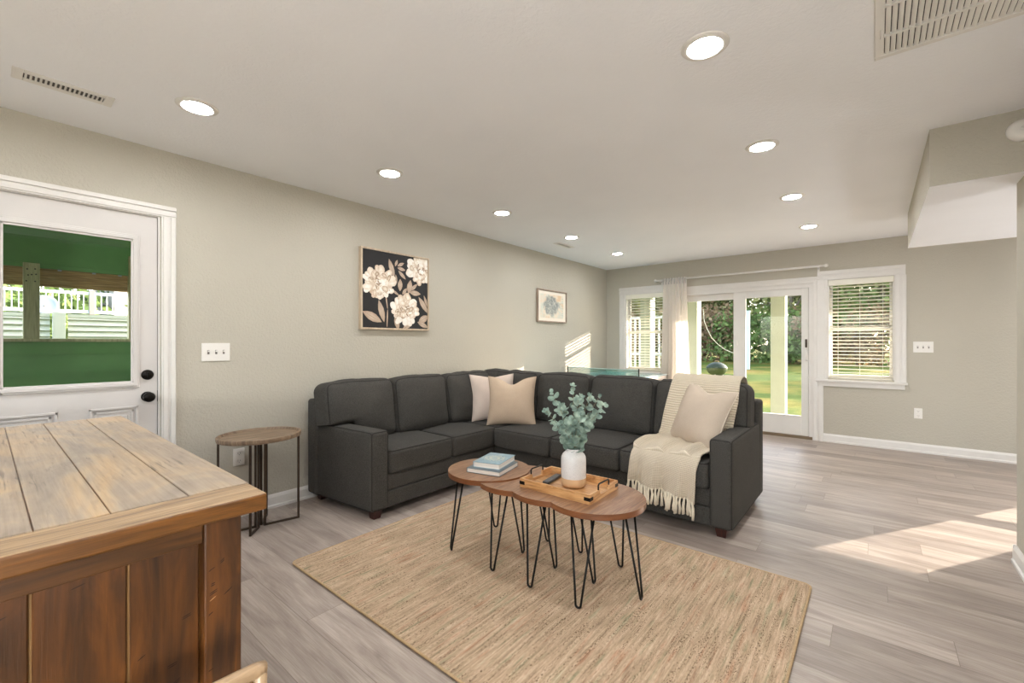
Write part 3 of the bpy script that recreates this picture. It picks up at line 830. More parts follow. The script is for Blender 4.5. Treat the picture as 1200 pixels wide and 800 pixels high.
# ------------------------------------------------------------------ rug
t = thing('area_rug', 'large woven jute rug in tan tones under the coffee tables', 'rug', (-1.37, 1.88, 0))
rx0, rx1, ry0, ry1 = -2.50, -.245, 1.10, 2.66
def rrect(x0, x1, y0, y1, r, n=5):
    pts = []
    for (cx, cy, a0) in ((x1-r, y1-r, 0), (x0+r, y1-r, 90), (x0+r, y0+r, 180), (x1-r, y0+r, 270)):
        for i in range(n+1):
            a = math.radians(a0+90*i/n); pts.append((cx+r*math.cos(a), cy+r*math.sin(a)))
    return pts
bm = mk(); prism(bm, rrect(rx0, rx1, ry0, ry1, .03), .0005, .010); obj('woven_field', bm, M_rug, t)
bm = mk(); pts = rrect(rx0, rx1, ry0, ry1, .03); dp = []
for i, p in enumerate(pts):
    q = pts[(i+1) % len(pts)]; L = math.hypot(q[0]-p[0], q[1]-p[1]); m_ = max(1, int(L/.05))
    for j in range(m_): dp.append((p[0]+(q[0]-p[0])*j/m_, p[1]+(q[1]-p[1])*j/m_, .0065+.001*R.random()))
tube(bm, dp, .0058, 6, closed=True); obj('bound_edge', bm, M_rugedge, t, True)

# ------------------------------------------------------------------ sectional sofa
t = thing('sectional_sofa', 'L-shaped charcoal tweed sectional sofa in front of the left wall', 'sofa', (-2.1, 3.2, 0))
SX0, SY1 = -3.425, 3.885
def T(x, y, z): return Matrix.Translation((x, y, z))
def sbox(name, x0, x1, y0, y1, z0, z1, r, bulge=(0, 0, 0), wr=.0, pipes=None, parent=t, fn=None, n=8, seed=0):
    bm = mk(); sz = (x1-x0, y1-y0, z1-z0); Mx = T((x0+x1)/2, (y0+y1)/2, (z0+z1)/2)
    soft_box(bm, sz, r, bulge, Mx, n, wr, 5, seed, fn)
    o = obj(name, bm, M_sofa, parent, True)
    if pipes:
        bm = mk()
        for ax, sg in pipes: piping(bm, sz, r, ax, Mx, sg, .004, wr, 5, seed, bulge, fn)
        obj('piping', bm, M_pipe, o, True)
    return o
# base rails
bm = mk()
soft_box(bm, (-2.655-SX0, 2.30, .115), .012, (0, 0, 0), T((SX0-2.655)/2, 1.72+1.15, .118), 6)
soft_box(bm, (-2.665-SX0, 2.28, .12), .015, (.004, 0, 0), T((SX0-2.665)/2, 1.73+1.14, .235), 6)
soft_box(bm, (-.70+2.9, .90, .115), .012, (0, 0, 0), T((-.70-2.9)/2, 2.955+.45, .118), 6)
soft_box(bm, (-.70+2.9, .89, .12), .015, (0, .004, 0), T((-.70-2.9)/2, 2.965+.445, .235), 6)
obj('seat_base', bm, M_sofa, t, True)
flare = lambda q: Vector((q.x, q.y+(q.x-.38)*.085, q.z))
sbox('armrest', SX0, -2.645, 1.695, 1.838, .058, .612, .028, (0, .006, .006), .0, [(1, (-1,)), (0, (1,))], fn=flare)
sbox('armrest', -.812, -.672, 2.94, SY1, .058, .622, .028, (.004, 0, .006), .0, [(1, (-1,)), (0, (1,))])
sbox('back_frame', SX0, -3.28, 1.625, SY1, .058, .79, .025)
sbox('back_frame', -3.30, -.668, 3.74, SY1+.001, .058, .79, .025, pipes=[(1, (1,))])
# seat cushions
seatz = (.288, .462)
def seat(x0, x1, y0, y1, seed):
    return sbox('seat_cushion', x0, x1, y0, y1, seatz[0], seatz[1], .032, (0, 0, .016), .005, [(2, (-1, 1))], n=10, seed=seed)
seat(-3.26, -2.640, 1.845, 2.445, 1); seat(-3.26, -2.640, 2.452, 2.985, 2)
seat(-3.26, -2.648, 2.992, 3.72, 3)
seat(-2.640, -2.040, 2.925, 3.72, 4); seat(-2.033, -1.432, 2.925, 3.72, 5); seat(-1.425, -.815, 2.925, 3.72, 6)
# back cushions
def back(cx, cy, w, rotz, tilt, seed, zc=.685, hgt=.47, th=.23, arm=None, wr=.009):
    def lift(q):
        if arm is None: return q
        d = (q.x-arm)*(1 if arm > 0 else -1); k = max(0, min(1, d/.03+.5)); k = k*k*(3-2*k)
        if q.z < -.07: q = Vector((q.x, q.y, q.z+(-.07-q.z)*k+.022*k*(q.z+.235)/.165-.012*k))
        return q
    bm = mk(); sz = (w, th, hgt)
    Mx = T(cx, cy, zc) @ Matrix.Rotation(rotz, 4, 'Z') @ Matrix.Rotation(tilt, 4, 'X')
    fn = lift
    soft_box(bm, sz, (.06), (.0, .05, .022), Mx, 14, wr, 5, seed, fn)
    o = obj('back_cushion', bm, M_sofa, t, True)
    bm = mk(); piping(bm, sz, .06, 1, Mx, (-1, 1), .004, wr, 5, seed, (.0, .05, .022), lift); obj('piping', bm, M_pipe, o, True)
tl = math.radians(-9)
# facing -y: local front is -y ; facing +x: rotz=+90deg
LXc = -3.19
back(LXc, 1.912, .60, PI/2, tl, 11, arm=-.068); back(LXc, 2.505, .585, PI/2, tl, 12); back(LXc, 3.10, .62, PI/2, tl, 13, wr=.018)
RYc = 3.575
back(-2.86, RYc, .60, 0, tl, 14, wr=.016); back(-2.272, RYc, .595, 0, tl, 15); back(-1.678, RYc, .59, 0, tl, 16); back(-1.035, RYc, .70, 0, tl, 17, arm=.225)
back(-3.15, 3.56, .34, math.radians(42), tl, 18, wr=.014)
# feet
for (x, y) in ((-2.70, 1.76), (-3.36, 1.72), (-.745, 3.0), (-.745, 3.82), (-2.60, 3.80)):
    bm = mk(); s0, s1 = .026, .036
    lo = [bm.verts.new((x+sx*s0, y+sy*s0, .0)) for sx, sy in ((-1, -1), (1, -1), (1, 1), (-1, 1))]
    hi = [bm.verts.new((x+sx*s1, y+sy*s1, .062)) for sx, sy in ((-1, -1), (1, -1), (1, 1), (-1, 1))]
    bm.faces.new(lo[::-1]); bm.faces.new(hi)
    for i in range(4): bm.faces.new((lo[i], lo[(i+1) % 4], hi[(i+1) % 4], hi[i]))
    obj('foot', bm, M_foot, t)

# ------------------------------------------------------------------ pillows
def pillow(name, label, mat, center, U, V, size, th, chop=.0, pipe_mat=None, seed=0):
    """U,V: unit-ish world axes (right, up)"""
    U = Vector(U).normalized(); V = Vector(V); V = (V-U*V.dot(U)).normalized(); N = U.cross(V)
    c = Vector(center)
    root = thing(name, label, 'pillow', center)
    def P(u, v, s):
        # outline: sides drawn in, pointed corners
        k = 1-.10*(1-v*v); k2 = 1-.09*(1-u*u)
        x = u*k; y = v*k2
        if chop and v > 0: y -= chop*math.exp(-(u*2.6)**2)*(v**3)
        d = max(0, (1-abs(u)**2.4)*(1-abs(v)**2.4))**.62
        if chop and v > 0: d *= 1-.35*math.exp(-(u*3)**2)*v
        w = th*.5*d*s*(1+.09*noise.noise(Vector((u*2.2+seed, v*2.2, s*3))))
        w += .0035*d*noise.noise(Vector((u*6+seed, v*6, 1)))
        return c+U*(x*size/2)+V*(y*size/2)+N*w
    bm = mk(); n = 26
    for s in (-1, 1):
        g = [[bm.verts.new(P(math.sin(PI/2*(2*i/n-1)), math.sin(PI/2*(2*j/n-1)), s)) for j in range(n+1)] for i in range(n+1)]
        for i in range(n):
            for j in range(n): bm.faces.new((g[i][j], g[i+1][j], g[i+1][j+1], g[i][j+1]))
    bmesh.ops.remove_doubles(bm, verts=bm.verts[:], dist=1e-5)
    obj('cover', bm, mat, root, True)
    pts = []
    for (a, b) in (((-1, -1), (1, -1)), ((1, -1), (1, 1)), ((1, 1), (-1, 1)), ((-1, 1), (-1, -1))):
        for k in range(18):
            q = k/18; pts.append(P(a[0]+(b[0]-a[0])*q, a[1]+(b[1]-a[1])*q, 1))
    bm = mk(); tube(bm, pts, .0032 if pipe_mat else .0022, 6, closed=True); obj('edge_seam', bm, pipe_mat or mat, root, True)
    return root
rt = Vector((math.cos(YAW), math.sin(YAW), 0)); fw = Vector((-math.sin(YAW), math.cos(YAW), 0))
def dirv(deg, tilt):
    a = math.radians(deg); u = rt*math.cos(a)+fw*math.sin(a)
    b = fw*math.cos(a)-rt*math.sin(a)
    v = Vector((0, 0, 1))*math.cos(math.radians(tilt))+b*math.sin(math.radians(tilt))
    return u, v
u, v = dirv(18, 14)
pillow('throw_pillow', 'pale blush square pillow in the sofa corner, behind the tan one', M_pil1, (-2.915, 3.235, .688), u, v, .46, .19, .07, seed=3)
u, v = dirv(-6, 12)
pillow('throw_pillow', 'tan square pillow with a chopped top in the sofa corner', M_pil2, (-2.62, 3.165, .683), u, v, .46, .19, .27, seed=5)
pillow('throw_pillow', 'large beige pillow with cream piping leaning on the draped throw by the right arm', M_pil3, (-.972, 3.325, .693), (.84, -.50, -.10), (.24, .22, .80), .47, .19, .17, M_cream, seed=9)

# ------------------------------------------------------------------ throw blanket
t = thing('throw_blanket', 'cream waffle-knit throw with fringe draped over the right seat of the sofa', 'blanket', (-1.1, 3.2, .48))
path = [(3.80, .72), (3.785, .80), (3.76, .862), (3.70, .945), (3.62, .972), (3.535, .962), (3.475, .92), (3.425, .80), (3.39, .68), (3.37, .56), (3.33, .512), (3.22, .505), (3.08, .503), (2.975, .495), (2.925, .473), (2.902, .43), (2.896, .38), (2.893, .33), (2.890, .282)]
def catm(p, t_):
    n = len(p)-1; s = min(n-1, int(t_*n)); f_ = t_*n-s
    g = lambda i: Vector(p[max(0, min(n, i))])
    a, b, c, d = g(s-1), g(s), g(s+1), g(s+2)
    return .5*((2*b)+(-a+c)*f_+(2*a-5*b+4*c-d)*f_*f_+(-a+3*b-3*c+d)*f_**3)
def thr(u, w):
    yz = catm(path, w)
    s = w*18
    # edges of the throw, left and right
    xl = -1.225 if s < 6 else (-1.225-.09*min(1, (s-6)/5)); xr = -.745 if s < 7 else (-.745-.10*min(1, (s-7)/6))
    if s > 12: xr += -.03*min(1, (s-12)/3); xr = max(xr, -.96)
    x = xl+(xr-xl)*u
    y, z = yz.x, yz.y
    fold = math.sin(u*2*PI*2.6+.7+.3*s/3)+.4*math.sin(u*2*PI*5.3+1)
    if s > 13.5:
        k = min(1, (s-13.5)/4); y -= .022*k*(fold+1.2)
        # lower hem drops towards the right
        zz = z; z -= (.07*u+.008*math.sin(u*7))*k
    elif s > 9.5: z += .015*(fold+1.1)*min(1, (s-9.5)/2)
    else: y -= .006*(fold+1.1); z += .003*(fold+1.1)
    return Vector((x, y, z))
bm = mk(); NU, NW = 60, 120; uvl = bm.loops.layers.uv.new('UVMap')
g = [[bm.verts.new(thr(i/NU, j/NW)) for j in range(NW+1)] for i in range(NU+1)]
for i in range(NU):
    for j in range(NW):
        fc = bm.faces.new((g[i][j], g[i+1][j], g[i+1][j+1], g[i][j+1]))
        for lp, (a, b) in zip(fc.loops, ((i, j), (i+1, j), (i+1, j+1), (i, j+1))): lp[uvl].uv = (a/NU*1.0, b/NW*1.6)
o = obj('knitted_cloth', bm, M_throw, t, True)
md = o.modifiers.new('thickness', 'SOLIDIFY'); md.thickness = .007; md.offset = 0
bm = mk(); rr = random.Random(4)
for i in range(24):
    u = (i+.4)/24.2; p = thr(u, 1.0); q = p+Vector((rr.uniform(-.006, .006), -.004, -.03)); e = q+Vector((rr.uniform(-.014, .014), rr.uniform(-.006, .004), -rr.uniform(.06, .085)))
    tube(bm, [p+Vector((0, 0, .008)), (p+q)/2, q, (q+e)/2+Vector((rr.uniform(-.004, .004), -.002, 0)), e], [.0085, .007, .009, .009, .007], 7)
    e2 = e+Vector((rr.uniform(-.012, .012), 0, .004)); tube(bm, [q, (q+e2)/2, e2], [.005, .006, .004], 6)
obj('fringe', bm, M_fringe, t, True)

# ------------------------------------------------------------------ coffee tables
TZ0, TZ1, TR = .430, .458, .247
RUGZ = .011
def table(label, cx, cy, feet, prev, z1=TZ1):
    TZ0 = z1-.028
    t = thing('coffee_table', label, 'coffee table', (cx, cy, RUGZ), 'nesting hairpin coffee tables')
    n = 96; pts = []
    if prev is None:
        pts = [(cx+TR*math.cos(2*PI*i/n), cy+TR*math.sin(2*PI*i/n)) for i in range(n)]
    else:
        px, py = prev; gap = TR+.0015
        # circle minus the previous circle
        d = math.hypot(cx-px, cy-py)
        base = math.atan2(cy-py, cx-px)
        ca = math.acos((TR*TR+d*d-gap*gap)/(2*TR*d)); cb = math.acos((gap*gap+d*d-TR*TR)/(2*gap*d))
        a0, a1 = base+PI+ca, base+PI-ca+2*PI
        pts = [(cx+TR*math.cos(a0+(a1-a0)*i/80), cy+TR*math.sin(a0+(a1-a0)*i/80)) for i in range(81)]
        pts += [(px+gap*math.cos(base-cb+2*cb*(1-i/40)+0), py+gap*math.sin(base-cb+2*cb*(1-i/40))) for i in range(0, 41)][1:-1][::1] if False else []
        inner = [(px+gap*math.cos(base-cb+2*cb*i/40), py+gap*math.sin(base-cb+2*cb*i/40)) for i in range(41)]
        # order inner arc from the end of outer arc to its start
        if math.hypot(inner[0][0]-pts[-1][0], inner[0][1]-pts[-1][1]) > math.hypot(inner[-1][0]-pts[-1][0], inner[-1][1]-pts[-1][1]): inner.reverse()
        pts += inner[1:-1]
    bm = mk(); prism(bm, pts, TZ0, z1)
    bmesh.ops.recalc_face_normals(bm, faces=bm.faces[:])
    for f_ in bm.faces:
        f_.material_index = 0 if abs(f_.normal.z) > .5 else 1
    obj('tabletop', bm, [M_top_wood, M_edge_wood], t)
    for deg in feet:
        a = math.radians(deg); rad = Vector((math.cos(a), math.sin(a), 0)); tan = Vector((-math.sin(a), math.cos(a), 0)); c = Vector((cx, cy, 0))
        r0, r1 = .178, .236
        A = c+rad*(r0-.0)+tan*.058+Vector((0, 0, TZ0)); B = c+rad*(r0)-tan*.058+Vector((0, 0, TZ0))
        Ft = c+rad*r1+Vector((0, 0, RUGZ+.0056))
        arc = []
        for k in range(9):
            th = PI*k/8
            arc.append(Ft+tan*.0125*math.cos(th)+Vector((0, 0, .0125-.0125*math.sin(th))))
        bm = mk(); tube(bm, [A+Vector((0, 0, -.001))]+arc+[B+Vector((0, 0, -.001))], .0054, 8)
        lg = obj('hairpin_leg', bm, M_black, t, True)
        bm = mk(); Mx = Matrix.Translation(c+rad*(r0-.02)+Vector((0, 0, TZ0-.0015))) @ Matrix.Rotation(a, 4, 'Z')
        box(bm, -.03, .03, -.07, .07, -.0015, .0014, 0, 1, Mx); obj('mounting_plate', bm, M_black, lg)
    return t
TY = 1.972
cs = [-1.800, -1.562, -1.328, -1.086]
table('round wood coffee table at the left end carrying two stacked books', cs[0], TY-.01, (-118, 122, 8), None, TZ1+.009)
table('crescent wood coffee table tucked under the rim of the book table', cs[1], TY, (-92, 85, 0), (cs[0], TY-.01))
table('wood coffee table under the left half of the wooden tray', cs[2], TY, (-88, 86, 0), (cs[1], TY))
table('wood coffee table at the right end, under the right half of the tray', cs[3], TY, (-80, 84, 4), (cs[2], TY))

# books
def book(label, corners, z0, z1, covermat, art=None):
    # corners: spine-left-front etc. given as center, w, d, rot
    cx, cy, w, d, rot = corners
    t = thing('book', label, 'book', (cx, cy, z0), 'books on the coffee table')
    Mx = Matrix.Translation((cx, cy, 0)) @ Matrix.Rotation(rot, 4, 'Z')
    c = .0028
    bm = mk(); box(bm, -w/2, w/2, -d/2, d/2, z0, z0+c, .0006, 1, Mx); box(bm, -w/2, w/2, -d/2, d/2, z1-c, z1, .0006, 1, Mx)
    box(bm, -w/2, -w/2+c, -d/2, d/2, z0, z1, .0006, 1, Mx)
    cvr = obj('cover', bm, covermat, t)
    bm = mk(); box(bm, -w/2+c, w/2-.004, -d/2+.004, d/2-.004, z0+c, z1-c, 0, 1, Mx)
    m = NT('book_pages'); vv = m.coords((1, 1, 500)); m.col(m.ramp(m.noise(vv, 1, 2), [(.3, (206, 194, 182)), (.7, (238, 230, 220))])); m.rough(.9)
    obj('pages', bm, m.m, t)
    if art:
        bm = mk()
        n = 40
        for k, (ra, rb) in enumerate(((.055, .062), (.046, .050), (.02, .036))):
            vi = [bm.verts.new(Mx @ Vector((ra*math.cos(2*PI*i/n)*1.0, ra*.8*math.sin(2*PI*i/n), z1+.0003))) for i in range(n)]
            vo = [bm.verts.new(Mx @ Vector((rb*math.cos(2*PI*i/n)*1.0, rb*.8*math.sin(2*PI*i/n), z1+.0003))) for i in range(n)]
            for i in range(n): bm.faces.new((vi[i], vi[(i+1) % n], vo[(i+1) % n], vo[i]))
        for i in range(24):
            a = 2*PI*i/24; r_ = .07 if i % 2 else .078
            c0 = Mx @ Vector((r_*math.cos(a), r_*.8*math.sin(a), z1+.0003)); s = .005
            vs = [bm.verts.new(c0+Vector((s*math.cos(a+k*PI/2), s*math.sin(a+k*PI/2), 0))) for k in range(4)]; bm.faces.new(vs)
        obj('cover_emblem', bm, art, cvr)
    return t
def cover_mat(name, a, b):
    m = NT(name); vv = m.coords(); m.col(m.ramp(m.noise(vv, 14, 4, .6, 1), [(.3, a), (.7, b)])); m.rough(.3); return m.m
zt = TZ1+.009
book('slate blue hardback, the lower of two stacked books on the left coffee table', (-1.773, 1.966, .219, .249, math.radians(13.5)), zt, zt+.027, cover_mat('slate_cover', (62, 78, 88), (88, 104, 112)))
book('pale blue hardback with a circular cover emblem, on top of the slate book', (-1.779, 1.988, .172, .232, math.radians(16)), zt+.027, zt+.060, cover_mat('pale_blue_cover', (104, 134, 148), (140, 166, 176)), plain('pale_tan_ink', (196, 196, 178), .4, .1))

# tray
t = thing('serving_tray', 'rectangular acacia serving tray with black handles on the coffee tables', 'tray', (-1.27, 1.99, TZ1))
tx0, tx1, ty0, ty1 = -1.462, -1.040, 1.835, 2.133
RM = Matrix.Translation((-1.27, 1.985, 0)) @ Matrix.Rotation(math.radians(.3), 4, 'Z') @ Matrix.Translation((1.27, -1.985, 0))
tz = TZ1+.0005
bm = mk(); box(bm, tx0+.008, tx1-.008, ty0+.008, ty1-.008, tz, tz+.009, 0, 1, RM); obj('tray_base', bm, M_tray, t)
for (a, b, c, d, lb) in ((tx0, tx1, ty0, ty0+.011, 1), (tx0, tx1, ty1-.011, ty1, 1)):
    bm = mk(); box(bm, a, b, c, d, tz, tz+.047, .0015, 1, RM); obj('long_side', bm, M_tray, t)
M_tray2 = wood('acacia_tray_end', [(.3, (168, 116, 70)), (.5, (204, 154, 102)), (.7, (222, 178, 128))], (14, 2, 14), .42, .4, .05, 2)
for (a, b) in ((tx0, tx0+.011), (tx1-.011, tx1)):
    bm = mk(); ym = (ty0+ty1)/2
    poly = [(ty0+.011, 0), (ty1-.011, 0), (ty1-.011, .047), (ym+.052, .047), (ym+.044, .024), (ym-.044, .024), (ym-.052, .047), (ty0+.011, .047)]
    va = [bm.verts.new(RM @ Vector((a, y, tz+z))) for y, z in poly]; vb = [bm.verts.new(RM @ Vector((b, y, tz+z))) for y, z in poly]
    # concave: split in quads
    def cap(v, rev):
        for q in ((0, 5, 6, 7), (0, 1, 4, 5), (1, 2, 3, 4)):
            fl = [v[i] for i in q]; bm.faces.new(fl[::-1] if rev else fl)
    cap(va, False); cap(vb, True)
    for i in range(8): bm.faces.new((va[i], va[(i+1) % 8], vb[(i+1) % 8], vb[i]))
    obj('end_side', bm, M_tray2, t)
    xm = (a+b)/2
    bm = mk()
    pts = [(xm, ym-.055, tz+.030), (xm, ym-.055, tz+.068), (xm, ym-.048, tz+.075), (xm, ym+.048, tz+.075), (xm, ym+.055, tz+.068), (xm, ym+.055, tz+.030)]
    tube(bm, [RM @ Vector(p) for p in pts], .0042, 8)
    obj('handle', bm, M_black, t, True)
for (x, sx) in ((tx0, -1), (tx1, 1)):
    for (y, sy) in ((ty0, -1), (ty1, 1)):
        bm = mk()
        box(bm, min(x+sx*.001, x-sx*.032), max(x+sx*.001, x-sx*.032), min(y, y+sy*.001), max(y, y+sy*.001), tz+.016, tz+.033, 0, 1, RM)
        box(bm, min(x, x+sx*.001), max(x, x+sx*.001), min(y+sy*.001, y-sy*.032), max(y+sy*.001, y-sy*.032), tz+.016, tz+.033, 0, 1, RM)
        obj('corner_bracket', bm, M_black, t)
# remote
t = thing('remote_control', 'dark grey remote control lying in the tray left of the vase', 'remote', (-1.405, 1.985, tz+.009))
RR = Matrix.Translation((-1.372, 2.010, tz+.0095)) @ Matrix.Rotation(math.radians(8), 4, 'Z')
bm = mk(); box(bm, -.019, .019, -.085, .085, 0, .016, .005, 3, RR); obj('body', bm, plain('dark_grey_plastic', (62, 60, 60), .35, .05), t, True)
for k in range(8):
    for j in (-1, 0, 1):
        if k in (3, 4) and j: continue
        bm = mk(); lathe_at(bm, [(0, .0012), (.0032, .0012), (.0036, 0), (0, 0)], RR @ Matrix.Translation((j*.0105, -.065+k*.018, .016)), 10)
        obj('button', bm, plain('grey_button', (120, 118, 118), .4), t, True) if k == 0 and j == -1 else obj('button', bm, bpy.data.materials['grey_button'], t, True)

# vase
vx, vy = -1.232, 2.004
t = thing('ceramic_vase', 'white glazed stoneware vase with a bare tan base on the tray', 'vase', (vx, vy, tz+.009))
zb = tz+.0095
bm = mk(); lathe(bm, [(0, 0), (.050, 0), (.058, .004), (.064, .014), (.0655, .03), (.0655, .050)], (vx, vy, zb), 48); obj('unglazed_base', bm, plain('tan_stoneware', (200, 164, 124), .7, .06), t, True)
def speck():
    m = NT('white_speckled_glaze'); vv = m.coords(); m.col(m.ramp(m.noise(vv, 260, 2), [(.3, (196, 192, 188)), (.45, (206, 203, 199)), (.7, (214, 211, 207))])); m.rough(.28); return m.m
bm = mk(); lathe(bm, [(.0655, .050), (.066, .052), (.066, .14), (.0645, .156), (.058, .170), (.048, .180), (.0415, .186), (.0405, .192), (.042, .198), (.0405, .201), (.036, .200), (.035, .18), (.035, .12), (0, .12)], (vx, vy, zb), 48); obj('glazed_body', bm, speck(), t, True)

# eucalyptus
t = thing('eucalyptus_bunch', 'leafy grey-green eucalyptus stems standing in the white vase', 'plant', (vx, vy, zb+.12))
ldm = NT('eucalyptus_leaf')
vv = ldm.coords(); ldm.col(ldm.ramp(ldm.noise(vv, 22, 3), [(.3, (66, 86, 78)), (.5, (122, 142, 128)), (.7, (158, 174, 156))])); ldm.rough(.6)
lbm = mk(); sbm = mk(); rr = random.Random(11)
def leaf(p, n, r, up):
    n = n.normalized(); a = up-n*up.dot(n)
    if a.length < 1e-3: a = n.orthogonal()
    a.normalize(); b = n.cross(a); m_ = 12
    c = lbm.verts.new(p+a*r*.9-n*r*.12)
    ring = []
    for i in range(m_):
        th = 2*PI*i/m_
        ring.append(lbm.verts.new(p+a*(r*.92+r*math.cos(th)*1.0)+b*(r*.93*math.sin(th))+n*(.10*r*math.cos(2*th))))
    for i in range(m_): lbm.faces.new((c, ring[i], ring[(i+1) % m_]))
rt3 = rt
tips = [(-.115, .30, .00), (-.145, .20, .03), (-.085, .24, -.05), (-.05, .22, .07), (.0, .335, .02), (.015, .28, -.07), (.05, .27, .06), (.085, .285, -.02), (.14, .275, .02), (.125, .205, -.04), (.16, .235, .0), (.02, .20, -.10), (-.03, .17, -.09), (.06, .15, -.10), (-.075, .15, -.07), (-.10, .13, .05), (.09, .14, .05)]
for (a, h_, b) in tips:
    base = Vector((vx+rr.uniform(-.015, .015), vy+rr.uniform(-.015, .015), zb+.13))
    tip = Vector((vx, vy, zb+.195+h_))+rt3*a+fw*b
    mid = Vector((vx, vy, zb+.195+h_*.42))+rt3*a*.32+fw*b*.32
    neck = Vector((vx, vy, zb+.20))+rt3*a*.12+fw*b*.12
    cp = [base, neck, mid, tip]; n = 14
    pts = []
    for i in range(n+1):
        q = i/n*3; s = min(2, int(q)); f_ = q-s; g_ = lambda k: cp[max(0, min(3, k))]
        A, B, C_, D = g_(s-1), g_(s), g_(s+1), g_(s+2)
        pts.append(.5*((2*B)+(-A+C_)*f_+(2*A-5*B+4*C_-D)*f_*f_+(-A+3*B-3*C_+D)*f_**3))
    tube(sbm, pts, [.0022-.0012*i/n for i in range(n+1)], 6)
    k = 5; side = rr.random()*PI
    while k <= n:
        p = pts[k]; d = (pts[min(k+1, n)]-pts[k-1]).normalized()
        o1 = d.orthogonal(); o1.rotate(Matrix.Rotation(side, 3, d)); side += 1.3
        r = (.0235 if k < 11 else .018 if k < 14 else .013)*rr.uniform(.82, 1.12)
        for sgn in (1, -1):
            upv = (o1*sgn+d*.35+Vector((0, 0, -.05))).normalized()
            nn = (d*.9-o1*sgn*.3+Vector((rr.uniform(-.4, .4), rr.uniform(-.4, .4), rr.uniform(-.3, .3)))-fw*.7)
            leaf(p, nn, r, upv)
        k += 1 if k >= 11 else 2
    leaf(pts[-1], Vector((rr.uniform(-1, 1), -1, .6)), .010, (pts[-1]-pts[-2]).normalized())
obj('stems', sbm, plain('brown_green_stem', (116, 106, 78), .6), t, True)
obj('leaves', lbm, ldm.m, t)

# ------------------------------------------------------------------ side table
sx, sy, sh = -3.165, 1.188, .602
t = thing('side_table', 'small oval grey-oak side table on bronze frames against the left wall', 'side table', (sx, sy, 0))
bm = mk(); lathe(bm, [(0, sh-.012), (.215, sh-.012), (.226, sh-.008), (.229, sh+.004), (.229, sh+.018), (.226, sh+.021), (.219, sh+.021), (.216, sh+.018), (.212, sh+.006), (0, sh+.006)], (0, 0, 0), 64, 1, 1.10)
for v_ in bm.verts: v_.co += Vector((sx, sy, 0))
obj('tray_top', bm, M_side_top, t, False)
b_ = .0065
def frame_rect(deg, r1, r0=.028):
    bm = mk(); zt_ = sh-.012; Mx = Matrix.Translation((sx, sy, 0)) @ Matrix.Rotation(math.radians(deg), 4, 'Z')
    for x in (r0, r1): box(bm, x-b_, x+b_, -b_, b_, 0, zt_, .001, 1, Mx)
    box(bm, r0-b_, r1+b_, -b_, b_, 0, .013, .001, 1, Mx); box(bm, r0-b_, r1+b_, -b_, b_, zt_-.012, zt_-.0005, .001, 1, Mx)
    obj('leg_frame', bm, M_steel, t)
for d in ((78, .235), (258, .235), (-42, .15), (148, .20)): frame_rect(*d)

# ------------------------------------------------------------------ island
IX0, IX1, IY0, IY1, IZ = -2.615, -1.030, -1.75, .402, .90
t = thing('kitchen_island', 'rustic plank-top wooden island with dark amber sides, front left', 'kitchen island', ((IX0+IX1)/2, (IY0+IY1)/2, 0))
bb = .108
seams = [.285, .160, .058, -.075, -.20, -.33, -.46, -.60, -.73, -.87, -1.0, -1.13, -1.26, -1.4, -1.53]
ys = [IY1]+seams+[IY0]
rr = random.Random(21)
def roughen(bm, amp, sc=14):
    for v in bm.verts:
        v.co += Vector((noise.noise(v.co*sc), noise.noise(v.co*sc+Vector((9, 0, 0))), noise.noise(v.co*sc+Vector((0, 9, 0)))))*amp
for a, b in zip(ys, ys[1:]):
    bm = mk(); box(bm, IX0+.0, IX1-bb-.0012, b+.0011, a-.0011, IZ-.036, IZ, .0018, 2)
    obj('top_plank', bm, M_isl_top, t)
bm = mk(); box(bm, IX0+.002, IX1-bb, IY0+.002, IY1-.003, IZ-.034, IZ-.004); obj('top_core', bm, M_isl_edge, t)
bm = mk(); box(bm, IX1-bb+.0005, IX1, IY0, IY1, IZ-.0365, IZ-.0002, .005, 3)
bmesh.ops.subdivide_edges(bm, edges=[e for e in bm.edges if e.calc_length() > .5], cuts=40)
roughen(bm, .0016, 11)
for f_ in bm.faces:
    f_.normal_update()
    f_.material_index = 1 if f_.normal.x > .6 or f_.normal.y > .8 or f_.normal.z < -.3 else 0
obj('breadboard_end', bm, [M_isl_end, M_isl_edge], t)
# body
PX = IX1-.040
M_dent = plain('dark_dent_stain', (38, 20, 8), .7, .1); M_scuff = plain('pale_scuff', (176, 142, 100), .7, .1)
def dents(bm, x, y0, y1, z0, z1, n):
    for k in range(n):
        y = rr.uniform(y0, y1); z = rr.uniform(z0, z1); L = rr.uniform(.008, .022); a = rr.uniform(.15, .6); mi = 2 if rr.random() < .12 else 1
        for q in range(rr.choice((1, 1, 1, 2))):
            pts = []
            zz = z+q*.004
            for i in range(8):
                th = 2*PI*i/8; u = L*.5*math.cos(th); w = (.0005 if mi == 2 else .0008)*math.sin(th)*(1+rr.random())
                pts.append(bm.verts.new((x+.0002, min(y1, max(y0, y+u*math.cos(a)-w*math.sin(a))), zz+u*math.sin(a)+w*math.cos(a))))
            f_ = bm.faces.new(pts); f_.material_index = mi
bm = mk(); box(bm, PX-.07, PX, IY1-.108, IY1-.038, .0, IZ-.0365, .004, 2); dents(bm, PX, IY1-.100, IY1-.048, .4, IZ-.06, 9); obj('corner_post', bm, [M_isl_side, M_dent, M_scuff], t)
bm = mk(); box(bm, IX0+.04, IX0+.11, IY1-.108, IY1-.038, .0, IZ-.0365, .004, 2); obj('corner_post', bm, M_isl_side, t)
bm = mk(); box(bm, PX-.055, PX-.002, IY0+.05, IY1-.109, IZ-.086, IZ-.0365, .003, 2); obj('top_rail', bm, M_isl_rail, t)
